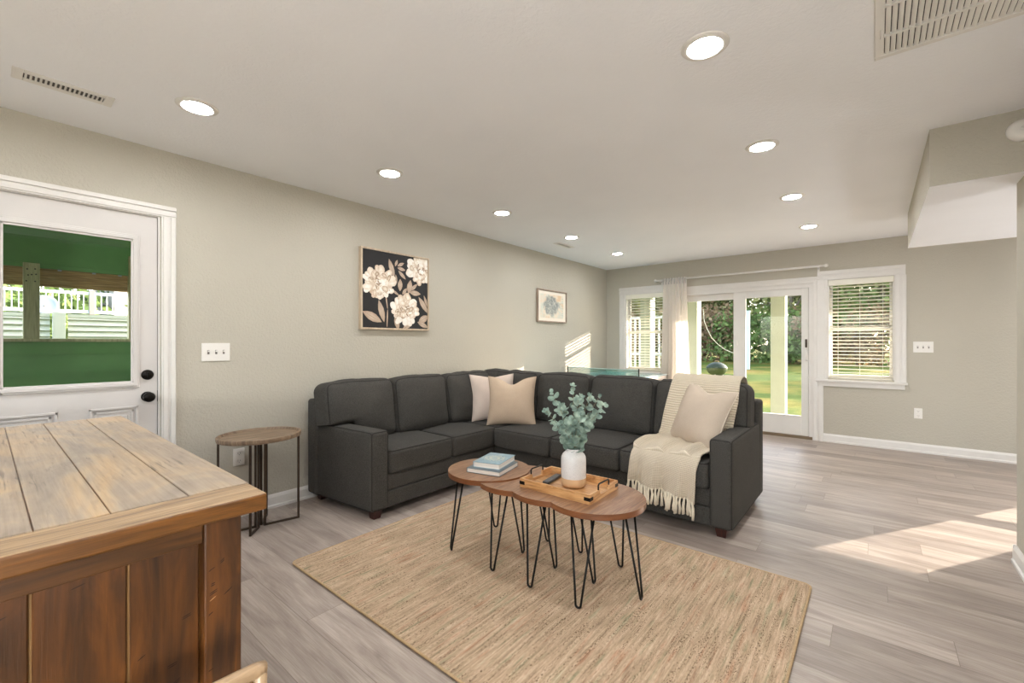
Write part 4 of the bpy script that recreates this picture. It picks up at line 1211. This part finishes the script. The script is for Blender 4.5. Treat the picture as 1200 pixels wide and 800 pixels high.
bm = mk(); box(bm, PX-.055, PX-.004, IY0+.05, IY1-.109, .03, .11, .003, 2); obj('bottom_rail', bm, M_isl_side, t)
pseams = [IY1-.109, .178, .052, -.075, -.21, -.34, -.47, -.60, -.73, -.86, -.99, -1.12, -1.25, -1.38, -1.51, IY0+.05]
for a, b in zip(pseams, pseams[1:]):
    bm = mk(); box(bm, PX-.04, PX-.022, b+.0022, a-.0022, .11, IZ-.086, .002, 1); dents(bm, PX-.0219, b+.01, a-.01, .35, IZ-.10, 7); obj('side_plank', bm, [M_isl_side, M_dent, M_scuff], t)
bm = mk(); box(bm, PX-.045, PX-.027, IY0+.05, IY1-.109, .11, IZ-.08); obj('panel_backing', bm, M_isl_gap, t)
bm = mk(); box(bm, IX0+.07, PX-.046, IY0+.05, IY1-.06, .05, IZ-.037); obj('carcass', bm, M_isl_side, t)

# chair whose back rail shows at the bottom of the picture
t = thing('rattan_chair', 'pale bent-wood chair rail and post beside the island at the bottom edge', 'chair', (-.66, .16, 0))
cz = .64; cx_ = -.862
bm = mk(); tube(bm, [(cx_-.012, -.14, cz-.01), (cx_-.006, .02, cz), (cx_, .18, cz+.002), (cx_+.004, .315, cz), (cx_+.004, .330, cz-.002)], [.0135]*4+[.011], 12); obj('back_rail', bm, M_stool, t, True)
bm = mk(); tube(bm, [(cx_-.010, -.13, cz-.034), (cx_-.004, .10, cz-.026), (cx_+.003, .32, cz-.026)], .009, 10); obj('lower_rail', bm, M_stool, t, True)
for y in (-.13, .322):
    bm = mk(); tube(bm, [(cx_+.003, y, cz+.004), (cx_+.003, y, cz-.04), (cx_+.003, y, cz-.055), (cx_+.003, y, cz-.062), (cx_+.003, y, cz-.07), (cx_+.006, y, .42), (cx_-.006, y, .0)], [.012, .0115, .0125, .0155, .012, .0125, .012], 12); obj('leg', bm, M_stool, t, True)
for y in (-.11, .30):
    bm = mk(); tube(bm, [(-.47, y, .41), (-.45, y, .0)], .013, 10); obj('leg', bm, M_stool, t, True)
bm = mk(); soft_box(bm, (.44, .46, .035), .015, (0, 0, .01), T(-.665, .095, .425), 8); obj('seat', bm, M_stool, t, True)

# ------------------------------------------------------------------ table tennis table
t = thing('table_tennis_table', 'midsize blue table tennis table behind the sofa near the windows', 'table', (-2.86, 5.4, 0))
px0, px1, py0, py1, pz = -3.41, -2.37, 4.34, 6.50, .76
M_ttop = plain('blue_green_table_top', (96, 140, 158), .18, .04)
for (a, b) in ((py0, (py0+py1)/2-.002), ((py0+py1)/2+.002, py1)):
    bm = mk(); box(bm, px0, px1, a, b, pz-.016, pz, .002, 1); top = obj('playing_surface', bm, M_ttop, t)
    bm = mk()
    for (x0, x1, y0, y1) in ((px0, px0+.014, a, b), (px1-.014, px1, a, b), ((px0+px1)/2-.002, (px0+px1)/2+.002, a, b), (px0, px1, a if a == py0 else b-.014, a+.014 if a == py0 else b)):
        box(bm, x0, x1, y0, y1, pz, pz+.0006)
    obj('painted_line', bm, plain('white_line', (232, 232, 230), .4), top)
bm = mk()
for a in ((px0+.02, px1-.004, py0+.005, py0+.03), (px0+.02, px1-.004, py1-.03, py1-.005), (px0+.005, px0+.02, py0+.005, py1-.005), (px1-.02, px1-.004, py0+.005, py1-.005)): box(bm, *a, pz-.066, pz-.016)
obj('apron', bm, plain('pale_grey_apron', (214, 206, 200), .4), t)
for (x, y) in ((px0+.05, py0+.08), (px1-.035, py0+.08), (px0+.05, py1-.04), (px1-.035, py1-.04)):
    bm = mk(); box(bm, x-.018, x+.018, y-.018, y+.018, 0, pz-.02, .002, 1); obj('leg', bm, M_black, t)
ny = (py0+py1)/2
m = NT('green_net'); tr = m.n('ShaderNodeBsdfTransparent'); mx = m.n('ShaderNodeMixShader'); mx.inputs[0].default_value = .34
m.col(lin((70, 150, 128))); m.rough(.8); m.l(tr.outputs[0], mx.inputs[1]); m.l(m.b.outputs[0], mx.inputs[2]); m.l(mx.outputs[0], m.out.inputs['Surface'])
bm = mk(); box(bm, px0-.02, px1+.02, ny-.0008, ny+.0008, pz+.008, pz+.108); nt = obj('net', bm, m.m, t)
bm = mk(); box(bm, px0-.02, px1+.02, ny-.0016, ny+.0016, pz+.106, pz+.115); obj('net_tape', bm, plain('pale_tape', (196, 214, 206), .6), nt)
for x in (px0-.02, px1+.02):
    bm = mk(); tube(bm, [(x, ny, pz-.03), (x, ny, pz+.125)], .0085, 10); box(bm, min(x, x+(.05 if x < -3 else -.05)), max(x, x+(.05 if x < -3 else -.05)), ny-.014, ny+.014, pz+.001, pz+.008); box(bm, x-.008, x+.008, ny-.014, ny+.014, pz-.035, pz+.008); obj('net_post', bm, M_black, t)

# ------------------------------------------------------------------ outdoors, garden side
GZ = -.16
def grass_mat():
    m = NT('lawn_grass'); v = m.coords()
    a = m.noise(v, .35, 4, .6, .4); b = m.noise(m.coords((1, 6, 1)), 3.5, 4, .7); c = m.noise(v, 40, 3, .7)
    col = m.ramp(a, [(.32, (76, 96, 40)), (.47, (96, 112, 48)), (.58, (142, 132, 68)), (.72, (158, 130, 80))])
    col = m.mix(.55, col, m.ramp(b, [(.3, (130, 140, 96)), (.7, (255, 255, 240))]), 'MULTIPLY')
    col = m.mix(.5, col, m.ramp(c, [(.3, (120, 130, 90)), (.6, (255, 255, 255))]), 'MULTIPLY')
    m.col(col); m.rough(.95); m.bump(c, .8, .05); m.b.inputs['Specular IOR Level'].default_value = .1
    return m.m
bm = mk()
nx_, ny_ = 60, 60
g = [[bm.verts.new((-90+180*i/nx_, -25+125*j/ny_, GZ+(.12*noise.noise(Vector((i*.35, j*.35, 0))) if -25+125*j/ny_ > 13 else 0))) for j in range(ny_+1)] for i in range(nx_+1)]
for i in range(nx_):
    for j in range(ny_): bm.faces.new((g[i][j], g[i+1][j], g[i+1][j+1], g[i][j+1]))
struct('lawn', bm, grass_mat(), None, True)
bm = mk(); box(bm, -6, 4.2, YF+.16, 8.95, GZ-.02, -.10); struct('porch_slab', bm, plain('pale_concrete', (186, 176, 160), .85, .08))
M_col = plain('pale_green_column_paint', (150, 158, 140), .7, .03)
M_colw = plain('white_board_paint', (180, 184, 186), .5, .02)
colroots = []
for (x, lb) in ((-1.249, 'pale green square porch column seen through the sliding panel'), (-2.653, 'pale green square porch column seen beside the curtain edge'), (-3.554, 'pale green square porch column seen through the blind of the corner window')):
    c = thing('porch_column', lb, 'column', (x, 8.62, -.10), 'porch columns')
    bm = mk(); box(bm, x-.106, x+.106, 8.5, 8.75, -.10, 2.15, .006, 2); obj('shaft', bm, M_col, c)
    bm = mk(); box(bm, x-.118, x+.118, 8.488, 8.762, -.10, .0, .004, 1); obj('plinth', bm, M_col, c)
bm = mk(); box(bm, -6, 4.2, YF+.16, 8.9, 2.40, 2.46); box(bm, -6, 4.2, 8.5, 8.75, 2.15, 2.40); struct('wall_porch_roof', bm, M_col)

bm = mk(); box(bm, -5.7, 4.2, YB-.3, 8.85, 2.60, 5.4); struct('wall_added_storey', bm, plain('pale_green_siding', (178, 192, 162), .7))  # unseen storey, added to keep the sun off the fence
# kettle grill
gx, gyy = -2.555, 9.85
t = thing('kettle_grill', 'dark green kettle charcoal grill outside the sliding door', 'grill', (gx, gyy, GZ))
M_enam = plain('dark_green_enamel', (40, 52, 44), .55, .05, spec=.15)
M_enam2 = plain('olive_enamel', (62, 72, 44), .55, .05, spec=.15)
gz = .70
bm = mk(); lathe(bm, [(0, gz+.115), (.05, gz+.112), (.12, gz+.088), (.175, gz+.05), (.205, gz+.008), (.212, gz), (.20, gz)], (gx, gyy, 0), 40); lid = obj('lid', bm, M_enam, t, True)
bm = mk(); tube(bm, [(gx-.04, gyy, gz+.108), (gx-.035, gyy, gz+.14), (gx+.035, gyy, gz+.14), (gx+.04, gyy, gz+.108)], .007, 8); obj('lid_handle', bm, M_stool, lid, True)
bm = mk(); lathe(bm, [(.205, gz-.002), (.207, gz-.01), (.195, gz-.06), (.15, gz-.125), (.08, gz-.165), (0, gz-.175)], (gx, gyy, 0), 40); obj('bowl', bm, M_enam2, t, True)
for a in (.5, 2.6, 4.7):
    bm = mk(); tube(bm, [(gx+.12*math.cos(a), gyy+.12*math.sin(a), gz-.13), (gx+.23*math.cos(a), gyy+.23*math.sin(a), GZ)], .010, 8); obj('leg', bm, M_silver, t, True)
bm = mk(); lathe(bm, [(0, GZ+.30), (.13, GZ+.30), (.135, GZ+.31), (0, GZ+.305)], (gx, gyy, 0), 24); obj('ash_catcher', bm, M_silver, t, True)

# yard post, rope, railing
t = thing('yard_post', 'plain white post standing at the far edge of the lawn', 'post', (-4.94, 24.6, GZ))
bm = mk(); box(bm, -5.03, -4.83, 24.5, 24.7, GZ-.1, 2.75, .01, 1); obj('post', bm, M_colw, t); bm = mk(); box(bm, -5.06, -4.80, 24.47, 24.73, 2.75, 2.82, .01, 1); obj('post_cap', bm, M_colw, t)
def ptY(x, y, Y0):
    u = (x-600)/F; v = (401-y)/F; d = (-math.sin(YAW)+u*math.cos(YAW), math.cos(YAW)+u*math.sin(YAW), v); k = Y0/d[1]
    return Vector((d[0]*k, Y0, CH+d[2]*k))
t = thing('rope', 'pale rope curving down from the porch column beside the curtain', 'rope', (-2.70, 9.2, 1.8))
a = ptY(824, 362, 8.77); b = ptY(829, 386, 8.77); c = ptY(841, 403, 8.77); d = ptY(857, 412.5, 8.77); e = ptY(866, 415, 8.77)
bm = mk(); tube(bm, [a, a.lerp(b, .5)+Vector((-.02, 0, -.03)), b, b.lerp(c, .5)+Vector((-.015, 0, -.02)), c, c.lerp(d, .5)+Vector((0, 0, -.02)), d, e], .006, 6); obj('rope_strand', bm, plain('pale_rope', (196, 200, 190), .7), t, True)
bm = mk(); tube(bm, [e, (e.x, e.y, -.1)], .012, 6); obj('stake', bm, M_silver, t, True)
t = thing('deck_railing', 'white baluster railing outside the corner window', 'railing', (-3.3, 12.0, GZ))
for k in range(9):
    x = -5.6+k*.14
    bm = mk(); box(bm, x-.018, x+.018, 11.98, 12.02, GZ, 1.88, 0); obj('baluster', bm, M_colw, t)
for z in (.86, 1.88):
    bm = mk(); box(bm, -5.65, -4.2, 11.97, 12.03, z, z+.07, .003, 1); obj('rail', bm, M_colw, t)

# trees
def leaf_mat(name, a, b, c):
    m = NT(name); v = m.coords(); n = m.noise(v, 1.3, 4, .7); n2 = m.noise(v, 14, 2, .6)
    col = m.ramp(n, [(.3, a), (.5, b), (.7, c)])
    m.col(m.mix(.5, col, m.ramp(n2, [(.3, (140, 150, 110)), (.7, (255, 255, 255))]), 'MULTIPLY')); m.rough(.8)
    m.b.inputs['Transmission Weight'].default_value = 0
    m.b.inputs['Specular IOR Level'].default_value = .2
    # a little light passes through leaves
    tl_ = m.n('ShaderNodeBsdfTranslucent'); tl_.inputs[0].default_value = lin(b); mx = m.n('ShaderNodeMixShader'); mx.inputs[0].default_value = .3
    m.l(m.b.outputs[0], mx.inputs[1]); m.l(tl_.outputs[0], mx.inputs[2]); m.l(mx.outputs[0], m.out.inputs['Surface'])
    return m.m
LM = [leaf_mat('deep_green_foliage', (74, 98, 54), (112, 134, 74), (156, 170, 104)), leaf_mat('olive_foliage', (112, 114, 70), (150, 148, 94), (184, 176, 124)), leaf_mat('brown_foliage', (112, 90, 68), (156, 128, 98), (186, 162, 126))]
M_bark = wood('grey_bark', [(.3, (92, 82, 70)), (.7, (150, 138, 122))], (8, 8, 2), .9, .6, .4)
def tree_mesh(seed, h, rad, trunk_h, nleaf, ls, bare=.0):
    rr = random.Random(seed); tb = mk(); lb = mk()
    blobs = []
    nb = 9 if trunk_h > .3 else 3
    lean = rr.uniform(-.8, .8)
    top = Vector((lean, rr.uniform(-.5, .5), h*.82))
    tube(tb, [(0, 0, -.3), (lean*.1, 0, h*.2), (lean*.45, .05, h*.5), top], [.16*h/6, .12*h/6, .09*h/6, .02], 8)
    for k in range(nb):
        f_ = rr.uniform(.28, .8); st = Vector((lean*f_*.8, 0, h*f_*.75)); a = rr.random()*2*PI
        en = st+Vector((math.cos(a)*rad*rr.uniform(.6, 1), math.sin(a)*rad*.8*rr.uniform(.6, 1), h*rr.uniform(.03, .3)))
        md_ = st.lerp(en, .5)+Vector((rr.uniform(-.3, .3), rr.uniform(-.3, .3), rr.uniform(-.1, .4)))
        tube(tb, [st, md_, en], [.06*h/6, .04*h/6, .015], 6); blobs += [en, md_]
        for q in range(3):
            e2 = en+Vector((rr.uniform(-1, 1), rr.uniform(-1, 1), rr.uniform(-.5, .8)))*rad*.35
            tube(tb, [md_, md_.lerp(e2, .5)+Vector((0, 0, .1)), e2], [.03*h/6, .02*h/6, .008], 5); blobs.append(e2)
    for k in range(int(16*(1-bare))):
        a = rr.random()*2*PI; q = rr.random()**.5
        blobs.append(Vector((math.cos(a)*rad*q, math.sin(a)*rad*.8*q, trunk_h+(h-trunk_h)*rr.random())))
    for k in range(nleaf):
        b = rr.choice(blobs); s = rad*.30
        p = b+Vector((rr.gauss(0, s), rr.gauss(0, s), rr.gauss(0, s*.62)))
        if p.z < .02: continue
        n = Vector((rr.gauss(0, 1), rr.gauss(0, 1), rr.gauss(0, 1)+.6)).normalized(); u = n.orthogonal().normalized(); u.rotate(Matrix.Rotation(rr.random()*6, 3, n)); w = n.cross(u)
        L = ls*rr.uniform(.6, 1.4); W = L*.5
        lb.faces.new([lb.verts.new(p+u*L), lb.verts.new(p+w*W), lb.verts.new(p-u*L), lb.verts.new(p-w*W)])
    def fin(bm, nm, mt):
        me = bpy.data.meshes.new(nm); bm.to_mesh(me); bm.free(); me.materials.append(mt); return me
    return fin(tb, 'trunk', M_bark), fin(lb, 'foliage', LM[0])
protos = {'tree0': tree_mesh(1, 7.5, 2.6, 1.2, 5200, .16), 'tree1': tree_mesh(2, 6.2, 2.3, .8, 4600, .15), 'bare': tree_mesh(3, 7.0, 2.6, 1.8, 1500, .12, .9),
          'bush': tree_mesh(4, 2.6, 1.7, .05, 3400, .13), 'bush1': tree_mesh(5, 2.0, 1.5, .03, 3000, .12)}
tinted = {}
def foliage_mesh(kind, mi):
    if (kind, mi) not in tinted:
        me = protos[kind][1] if mi == 0 else protos[kind][1].copy()
        me.materials[0] = LM[mi]; tinted[(kind, mi)] = me
    return tinted[(kind, mi)]
def plant(kind, x, y, s, rz, mi, label, cat, z=GZ, group='trees and shrubs at the edge of the lawn'):
    nm = {'tree0': 'broadleaf_tree', 'tree1': 'broadleaf_tree', 'bare': 'sparse_tree', 'bush': 'shrub', 'bush1': 'shrub'}[kind]
    r = thing(nm, label, cat, (x, y, z-.02), group); r.rotation_euler = (0, 0, rz); r.scale = (s, s, s)
    for part, me in (('trunk', protos[kind][0]), ('foliage', foliage_mesh(kind, mi))):
        o = bpy.data.objects.new(part, me); C.objects.link(o); o.parent = r
LT = 'tree in the woods beyond the lawn'
for i, (k, x, y, s, rz, mi, lb) in enumerate((
    ('tree0', -1.2, 29.0, 1.15, .3, 0, 'dense green tree seen through the right end of the far window'),
    ('bare', -3.2, 26.6, 1.0, 1.2, 1, 'sparse crooked tree seen through the sliding panel'),
    ('tree1', -6.0, 29.0, 1.2, 2.0, 0, 'green tree behind the white yard post'),
    ('tree0', -9.6, 30.5, 1.15, 4.0, 1, 'olive tree seen through the left pane of the sliding door'),
    ('tree0', -11.5, 27, 1.0, 2.7, 1, 'olive tree seen through the fixed door pane beside the curtain'),
    ('tree1', -14.5, 30, 1.25, .9, 0, 'green tree seen through the corner window blind'),
    ('tree0', -19.0, 31, 1.2, 5.0, 0, 'tree at the left edge of the corner window view'),
    ('tree1', 1.6, 27.0, 1.15, 3.3, 0, 'green tree at the right edge of the lawn'),
    ('bare', .2, 25.6, .9, 4.4, 1, 'sparse bare-branched tree seen through the far window blind'),
    ('tree1', -3.9, 31.5, 1.2, .1, 1, 'olive tree behind the sparse crooked tree'))):
    plant(k, x*1.4, y*1.4, s*1.3, rz, mi, lb, 'tree')
for i, (k, x, y, s, rz, mi, lb) in enumerate((
    ('bush', -.6, 25.4, .9, .2, 2, 'brown shrub below the trees in the far window'),
    ('bush1', 1.7, 24.9, .9, 1.5, 0, 'green shrub at the right end of the hedge'),
    ('bush', -3.3, 25.6, .95, 2.6, 0, 'green shrub right of the porch column'),
    ('bush1', -5.4, 25.8, 1.1, 3.1, 0, 'green shrub beside the white yard post'),
    ('bush', -7.6, 26.6, 1.1, 4.1, 2, 'brown shrub left of the yard post'),
    ('bush', -9.6, 26.0, 1.0, 5.0, 1, 'olive shrub behind the kettle grill'),
    ('bush1', -11.8, 25.6, 1.2, .6, 2, 'brown shrub seen beside the curtain edge'),
    ('bush', -14.3, 26.5, 1.2, 1.9, 2, 'brown shrub seen through the lower corner window'),
    ('bush', -17.2, 27, 1.2, 2.2, 0, 'green shrub at the far left of the hedge'),
    ('bush1', -1.9, 27.2, 1.3, 2.0, 1, 'olive shrub behind the brown one'))):
    plant(k, x*1.36, y*1.36, s*1.32, rz, mi, lb, 'shrub')
for (x, y, s, rz, lb) in ((5.2, 27.5, .74, 1, 'added round shade tree right of the lawn, nearest the house, out of view'), (8.8, 29.5, .76, 3, 'added round shade tree right of the lawn, middle one, out of view'), (12.4, 27.8, .72, 5, 'added round shade tree right of the lawn, farthest right, out of view')):  # unseen trees, added to shade the middle of the lawn
    plant('tree1', x, y, s, rz, 0, lb, 'tree')

# ------------------------------------------------------------------ outdoors, entry-door side
M_green = plain('green_siding_paint', (112, 166, 96), .5, .05)
t = thing('porch_half_wall', 'green clapboard half wall outside the entry door', 'wall', (-5.55, .4, GZ))
bm = mk(); z = -.1
while z < 1.20:
    z1 = min(z+.175, 1.235)
    v = [bm.verts.new(p) for p in ((-5.50, -3.5, z), (-5.50, 3.0, z), (-5.525, 3.0, z1), (-5.525, -3.5, z1))]; bm.faces.new(v)
    v = [bm.verts.new(p) for p in ((-5.50, -3.5, z), (-5.50, 3.0, z), (-5.56, 3.0, z), (-5.56, -3.5, z))]; bm.faces.new(v)
    z = z1
box(bm, -5.60, -5.527, -3.5, 3.0, -.1, 1.235)
obj('clapboards', bm, M_green, t)
M_timber = wood('treated_timber', [(.3, (158, 120, 68)), (.5, (196, 156, 98)), (.75, (220, 186, 130))], (10, 1.2, 10), .7, .6, .1, 2)
M_post = wood('grey_green_post', [(.3, (186, 178, 136)), (.7, (216, 208, 164))], (10, 10, 1.5), .7, .4, .1)
bm = mk(); box(bm, -5.62, -5.46, -3.5, 3.0, 1.235, 1.262, .003, 1); obj('cap_rail', bm, M_post, t)
t = thing('timber_header_beam', 'brown timber header beam across the porch outside the entry door', 'beam', (-5.56, .4, 1.7))
bm = mk(); box(bm, -5.585, -5.535, -3.5, 3.0, 1.715, 1.868, .003, 1); obj('beam', bm, M_timber, t)
for y in (-.02, .44, .66, .84):
    bm = mk(); box(bm, -5.535, -5.525, y-.012, y+.012, 1.855, 1.868, 0); obj('bracket_tab', bm, M_colw, t)
t = thing('porch_post', 'tan square timber post left in the entry door glass', 'post', (-5.6, .27, 1.262))
bm = mk(); box(bm, -5.534, -5.47, .222, .318, 1.262, 1.90, .003, 1); obj('post', bm, M_post, t)
bm = mk()
for (dy, dz) in ((-.03, .0), (-.02, .05), (.02, .0), (.025, .06), (-.025, .10), (.02, .105), (0, .055)): lathe_at(bm, [(0, .003), (.006, .003), (.006, 0), (0, 0)], Matrix.Translation((-5.47, .27+dy, 1.745+dz)) @ Matrix.Rotation(PI/2, 4, 'Y'), 8)
obj('nail_plate', bm, M_dark, t)
t = thing('porch_post', 'slim pale post at the right edge of the entry door glass', 'post', (-5.5, .91, 1.262))
bm = mk(); box(bm, -5.55, -5.47, .896, .96, 1.262, 2.05, .003, 1); obj('post', bm, plain('cream_post_paint', (190, 176, 128), .6), t)
bm = mk(); box(bm, -5.60, -5.50, -3.5, 3.0, 1.868, 2.13); box(bm, -5.50, -5.49, -3.5, 3.0, 1.900, 1.907); box(bm, -5.60, XL-.16, -3.5, 3.0, 2.13, 2.18); struct('wall_green_porch', bm, M_green)
bm = mk(); box(bm, -5.60, XL-.16, -3.5, 3.0, GZ, -.02); struct('floor_porch', bm, plain('grey_deck', (128, 124, 116), .8))
# louvred white fence
M_lv = plain('white_vinyl_louvre', (206, 204, 190), .5, .03)
t = thing('louvred_fence', 'white horizontal-louvre fence beyond the green porch', 'fence', (-9.0, 1.0, GZ))
FX = -9.0
for (a, b) in ((-1.9, -.80), (-.65, .62), (.80, 2.2)):
    bm = mk(); z = GZ
    while z < 1.60:
        v = [bm.verts.new(p) for p in ((FX, a, z), (FX, b, z), (FX-.03, b, z+.075), (FX-.03, a, z+.075))]; bm.faces.new(v)
        v = [bm.verts.new(p) for p in ((FX-.03, a, z+.075), (FX-.03, b, z+.075), (FX, b, z+.082), (FX, a, z+.082))]; bm.faces.new(v)
        z += .082
    box(bm, FX-.05, FX+.0, a, b, 1.59, 1.64, .003, 1); obj('louvre_panel', bm, M_lv, t)
for y in (-.725, .71):
    bm = mk(); box(bm, FX-.06, FX+.04, y-.065, y+.065, GZ, 1.65, .004, 1); obj('fence_post', bm, M_lv, t)
t = thing('balcony_railing', 'pale blue-white balcony railing beyond the louvred fence', 'railing', (-12.0, 2.0, 1.6))
for k in range(60):
    y = -2.2+k*.085
    bm = mk(); box(bm, -12.01, -11.99, y-.008, y+.008, 1.85, 2.17); obj('baluster', bm, M_colw, t)
for z, dz in ((2.17, .05), (1.80, .06)):
    bm = mk(); box(bm, -12.03, -11.97, -2.3, 3.0, z, z+dz, .003, 1); obj('rail', bm, plain('pale_blue_rail', (204, 218, 226), .5), t)
bm = mk(); box(bm, -12.05, -11.95, 1.36, 1.44, GZ, 2.26, .003, 1); obj('rail_post', bm, M_slot, t)
t = thing('satellite_dish', 'round grey-blue satellite dish above the louvred fence', 'dish', (-11.2, .8, 1.6))
DM = Matrix.Translation((-11.35, .72, 1.90)) @ Matrix.Rotation(math.radians(80), 4, 'Y')
bm = mk(); lathe_at(bm, [(0, -.03), (.08, -.022), (.13, -.006), (.165, .010), (.170, .008), (.135, -.012), (.08, -.030), (0, -.04)], DM); obj('reflector', bm, plain('grey_blue_dish', (120, 136, 148), .5, .03), t, True)
bm = mk(); tube(bm, [(-11.38, .72, 1.89), (-11.42, .72, 1.7), (-11.42, .72, GZ)], .022, 8); obj('mast', bm, M_slot, t, True)
t = thing('neighbour_house', 'pale grey house behind the balcony railing', 'house', (-19, 6, GZ))
bm = mk(); box(bm, -22, -18, 2.6, 9.5, GZ, 3.4); obj('wall', bm, plain('warm_grey_siding', (176, 168, 158), .8), t)
for y in (3.4, 4.4):
    bm = mk(); box(bm, -18.0, -17.97, y, y+.65, 1.2, 3.0); obj('window', bm, plain('dim_window', (96, 100, 106), .2), t)
bm = mk(); prism(bm, [(-22.4, 3.4), (-17.5, 3.4), (-20, 5.0)], 2.2, 9.9, Matrix(((1, 0, 0, 0), (0, 0, 1, 0), (0, 1, 0, 0), (0, 0, 0, 1)))); obj('roof', bm, plain('grey_shingle', (112, 104, 98), .9), t)
for (k, x, y, s, rz, mi, lb) in (('tree1', -24, -1.5, .72, 1, 0, 'green tree left of the neighbour house'), ('tree0', -23, 1.6, .52, 2, 1, 'olive tree beside the neighbour house'), ('bush', -19, .9, 1.1, 2, 0, 'green shrub beyond the balcony railing'), ('bush1', -17.5, -.6, 1.3, 2, 0, 'green shrub left of the dish')):
    plant(k, x, y, s, rz, mi, lb, 'tree' if 'tree' in k else 'shrub', group='greenery beyond the entry door')

# ------------------------------------------------------------------ light
W = bpy.data.worlds.new('sky'); bpy.context.scene.world = W; W.use_nodes = True
nt_ = W.node_tree; bg = nt_.nodes['Background']
sky = nt_.nodes.new('ShaderNodeTexSky'); sky.sky_type = 'NISHITA'; sky.sun_disc = False
sr = .285; rx = .63; el = math.atan(sr/math.hypot(1, rx)); az = math.atan2(rx, 1)
sky.sun_elevation = math.radians(24); sky.sun_rotation = az; sky.air_density = 1.0; sky.dust_density = 2.0
hs = nt_.nodes.new('ShaderNodeHueSaturation'); hs.inputs['Saturation'].default_value = .7
nt_.links.new(sky.outputs[0], hs.inputs['Color']); nt_.links.new(hs.outputs[0], bg.inputs[0]); bg.inputs[1].default_value = .6
sun = bpy.data.lights.new('sun', 'SUN'); sun.energy = 8.5; sun.angle = math.radians(.3); sun.color = (1, .89, .75)
so = bpy.data.objects.new('sun', sun); C.objects.link(so)
d = Vector((-rx, -1, -sr)).normalized(); so.rotation_euler = d.to_track_quat('-Z', 'Y').to_euler(); so.location = (15, 20, 8)

sc = bpy.context.scene
sc.view_settings.view_transform = 'Standard'; sc.view_settings.look = 'None'; sc.view_settings.gamma = 1; sc.view_settings.exposure = 1.24
sc.view_settings.use_curve_mapping = False
sc.cycles.use_denoising = True
sc.cycles.max_bounces = 10; sc.cycles.diffuse_bounces = 6; sc.cycles.transparent_max_bounces = 16
sc.cycles.sample_clamp_indirect = 6
